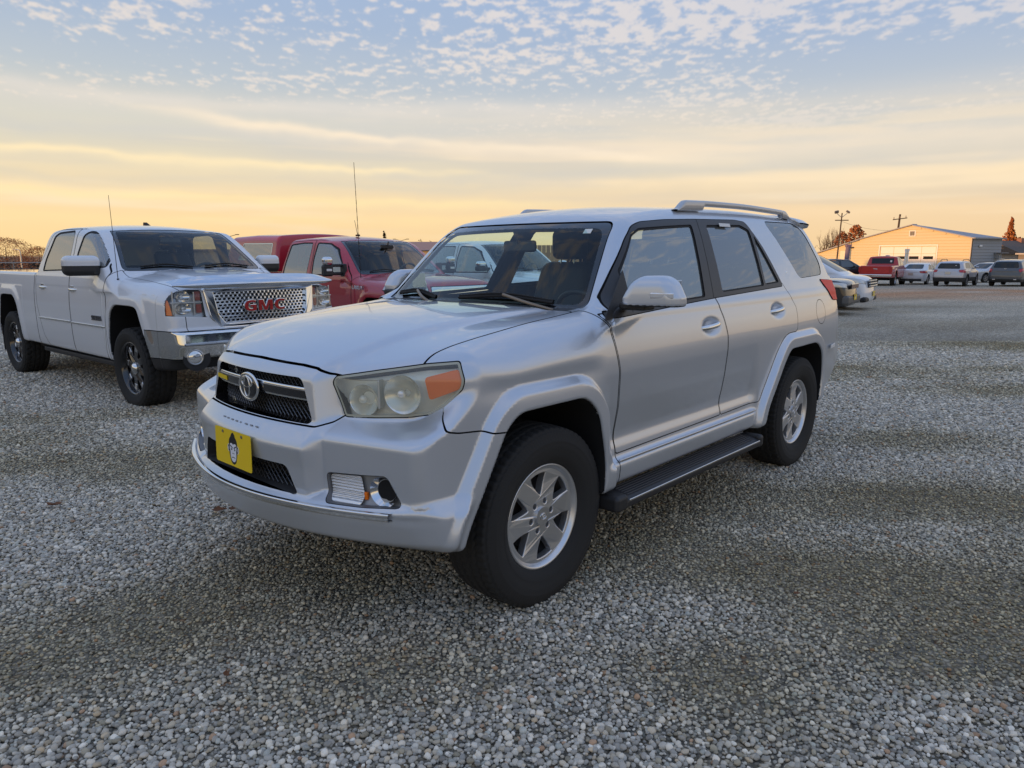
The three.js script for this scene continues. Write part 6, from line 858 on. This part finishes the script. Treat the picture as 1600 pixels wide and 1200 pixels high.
function leafyTree(name, label, pos, H, R, seed, cols, cone, n = 900, group, leaf = 1) {
  const t = thing(name, label, 'tree', pos, 0, group), r = rng(seed), P = [], I = [], Cc = []; mesh('trunk', rod([0, 0, 0], [0, H * .8, 0], H * .02, H * .006), wood, t);
  for (let i = 0; i < n; i++) { const y = cone ? Math.pow(r(), 1.3) : r(), a = r() * 6.283, rad = cone ? R * (1 - y) * (.35 + .65 * r()) * (1 + .25 * Math.sin(y * 26 + a)) : R * Math.sqrt(Math.max(0, 1 - (2 * y - 1) ** 2)) * (.45 + .6 * r()); const x = Math.cos(a) * rad, z = Math.sin(a) * rad, yy = H * (.10 + .90 * y) + (r() - .5) * .1 * H, s = leaf * H * (.025 + .035 * r()), q = P.length / 3, nx = r() - .5, ny = r() - .5, nz = r() - .5; P.push(x, yy, z, x + s * (nx + .8), yy + s * (ny - .3), z + s * nz, x + s * nz, yy + s * (nx + .2), z + s * (ny + .8), x - s * .6 * ny, yy + s * .6, z - s * .6 * nx); I.push(q, q + 1, q + 2, q, q + 2, q + 3); const c = cols[(r() * cols.length) | 0], b = .7 + .6 * r(); for (let k = 0; k < 4; k++) Cc.push(c[0] * b, c[1] * b, c[2] * b); }
  const g = new THREE.BufferGeometry(); g.setAttribute('position', new THREE.Float32BufferAttribute(P, 3)); g.setAttribute('color', new THREE.Float32BufferAttribute(Cc, 3)); g.setIndex(I); const q = g.toNonIndexed(); q.computeVertexNormals(); mesh('crown', q, new THREE.MeshStandardMaterial({ vertexColors: true, roughness: .9, side: THREE.DoubleSide }), t); return t;
}
const brown = [.17, .085, .045];
for (const [x, z, H, R, sd, lb] of [[-50.5, -72, 4.0, 3.0, 3, 'wide orange brown tree at the left edge, tallest of its clump'], [-45.9, -70, 3.1, 2.0, 8, 'orange brown tree in the left clump, nearest the white truck cab'], [-55, -73, 3.6, 2.8, 12, 'dense orange brown tree cut by the left frame edge']]) { leafyTree('glow_tinted_tree', lb, at(x, z), H, R, sd, [[.50, .20, .07], [.38, .14, .06], [.55, .27, .10], [.20, .09, .045]], false, 6500, null, .5); }  // backlit orange glow of these trees put into their leaf colours
leafyTree('russet_bush', 'russet bush at the foot of the bare trees by the left edge', at(-47.5, -69), 2.2, 2.6, 5, [[.20, .075, .03], [.13, .05, .03], [.26, .12, .05]], false, 1500); leafyTree('russet_bush', 'dark russet bush cut by the left frame edge', at(-53, -71), 2.8, 3, 6, [[.16, .06, .03], [.10, .05, .03]], false, 1500);
for (let i = 0; i < 7; i++) bareTree('bare_tree', 'thin bare tree in the row left of the workshop', at(47.3 + i * 1.05 + (i % 2) * .4, -115 + (i % 3) * 2), 5.8 + (i * 37 % 5) * .55, .45, 40 + i, [.13, .095, .07], 1, 'thin bare trees left of the workshop');
leafyTree('russet_tree', 'russet leafed tree beside the left slope of the workshop roof', at(51.2, -108), 6.7, 1.5, 21, [[.34, .12, .045], [.26, .085, .035], [.40, .17, .07]], false, 1300); leafyTree('russet_tree', 'smaller russet tree left of the other by the workshop', at(49.7, -109), 5.9, 1.3, 22, [[.30, .13, .06], [.24, .09, .05]], false, 900);
leafyTree('russet_conifer', 'pointed russet conifer behind the dark roofed house', at(66.0, -96), 6.9, 1.7, 23, [[.36, .12, .04], [.26, .08, .03], [.42, .18, .07]], true, 1700); leafyTree('russet_bush', 'russet bush at the right frame edge beyond the house', at(68.8, -98), 4.6, 1.6, 24, [[.34, .14, .06], [.25, .09, .04]], false, 900);
leafyTree('dark_conifer', 'dark narrow conifer far off above the red truck roof', at(-24.7, -140), 7.6, 1.15, 25, [[.05, .055, .025], [.035, .04, .02]], true, 700); bareTree('bare_tree', 'lone round bare tree top over the red canopy', at(-45.5, -140), 8.4, .7, 26, [.10, .08, .05], 2);
leafyTree('far_tree', 'small round tree on the horizon left of the silver SUV windscreen', at(-20.2, -160), 6.6, .9, 27, [[.06, .055, .03]], false, 300); leafyTree('far_tree', 'pair of tiny trees beside a far roof left of the silver SUV windscreen', at(-18.0, -160), 6.2, 1.2, 28, [[.07, .06, .03]], false, 400);
// hedge and wire fence at the left
{ const r = rng(4), P = [], I = [], cols = []; for (let i = 0; i < 9000; i++) { const x = -62 + r() * 36, y = Math.pow(r(), .7) * 1.62, z = -52 + (r() - .5) * 1.1, s = .06 + .08 * r(), q = P.length / 3; for (let k = 0; k < 3; k++) P.push(x + (r() - .5) * 2 * s, slope(-52) + y + (r() - .5) * 2 * s, z + (r() - .5) * 2 * s); I.push(q, q + 1, q + 2); const b = .6 + .8 * r(); for (let k = 0; k < 3; k++) cols.push(.055 * b, .036 * b, .027 * b); }
  const g = new THREE.BufferGeometry(); g.setAttribute('position', new THREE.Float32BufferAttribute(P, 3)); g.setAttribute('color', new THREE.Float32BufferAttribute(cols, 3)); g.computeVertexNormals(); tag(mesh('hedge', g, new THREE.MeshStandardMaterial({ vertexColors: true, roughness: .95, side: THREE.DoubleSide }), scene), 'dark brown leafless hedge behind the white truck bed', 'hedge');
  const f = thing('wire_fence', 'low wire fence with a pale top rail before the brown hedge', 'fence', [0, slope(-50.5), -50.5]); mesh('top_rail', rod([-62, 1.60, 0], [-26, 1.60, 0], .03), std(.4, .38, .36, .5, .5), f); for (let x = -62; x <= -26; x += 3) mesh('post', rod([x, 0, 0], [x, 1.62, 0], .035), std(.3, .28, .27, .5, .5), f); for (const y of [.4, .8, 1.2]) mesh('wire', rod([-62, y, 0], [-26, y, 0], .008), M.steel, f); }
// slatted fence and bushes seen through the cars' windows
{ const f = thing('board_fence', 'tall board fence beyond the parked trucks, seen through the silver SUV cabin', 'fence', at(4, -34), .05), m = [std(.42, .25, .12, .8), std(.36, .21, .10, .8)], gb = new THREE.BoxGeometry(.19, 2.3, .025); for (let i = 0; i < 70; i++) { const s = mesh('plank', gb, m[i % 2], f); s.position.set(-7 + i * .205, 1.15, (i % 3) * .006); } mesh('rail', [box(14.4, .09, .05, 0, .5, -.04), box(14.4, .09, .05, 0, 1.9, -.04)], m[0], f); }
scene.traverse(o => { if (o.isMesh) { o.castShadow = true; o.receiveShadow = true; } });
renderer.render(scene, camera);
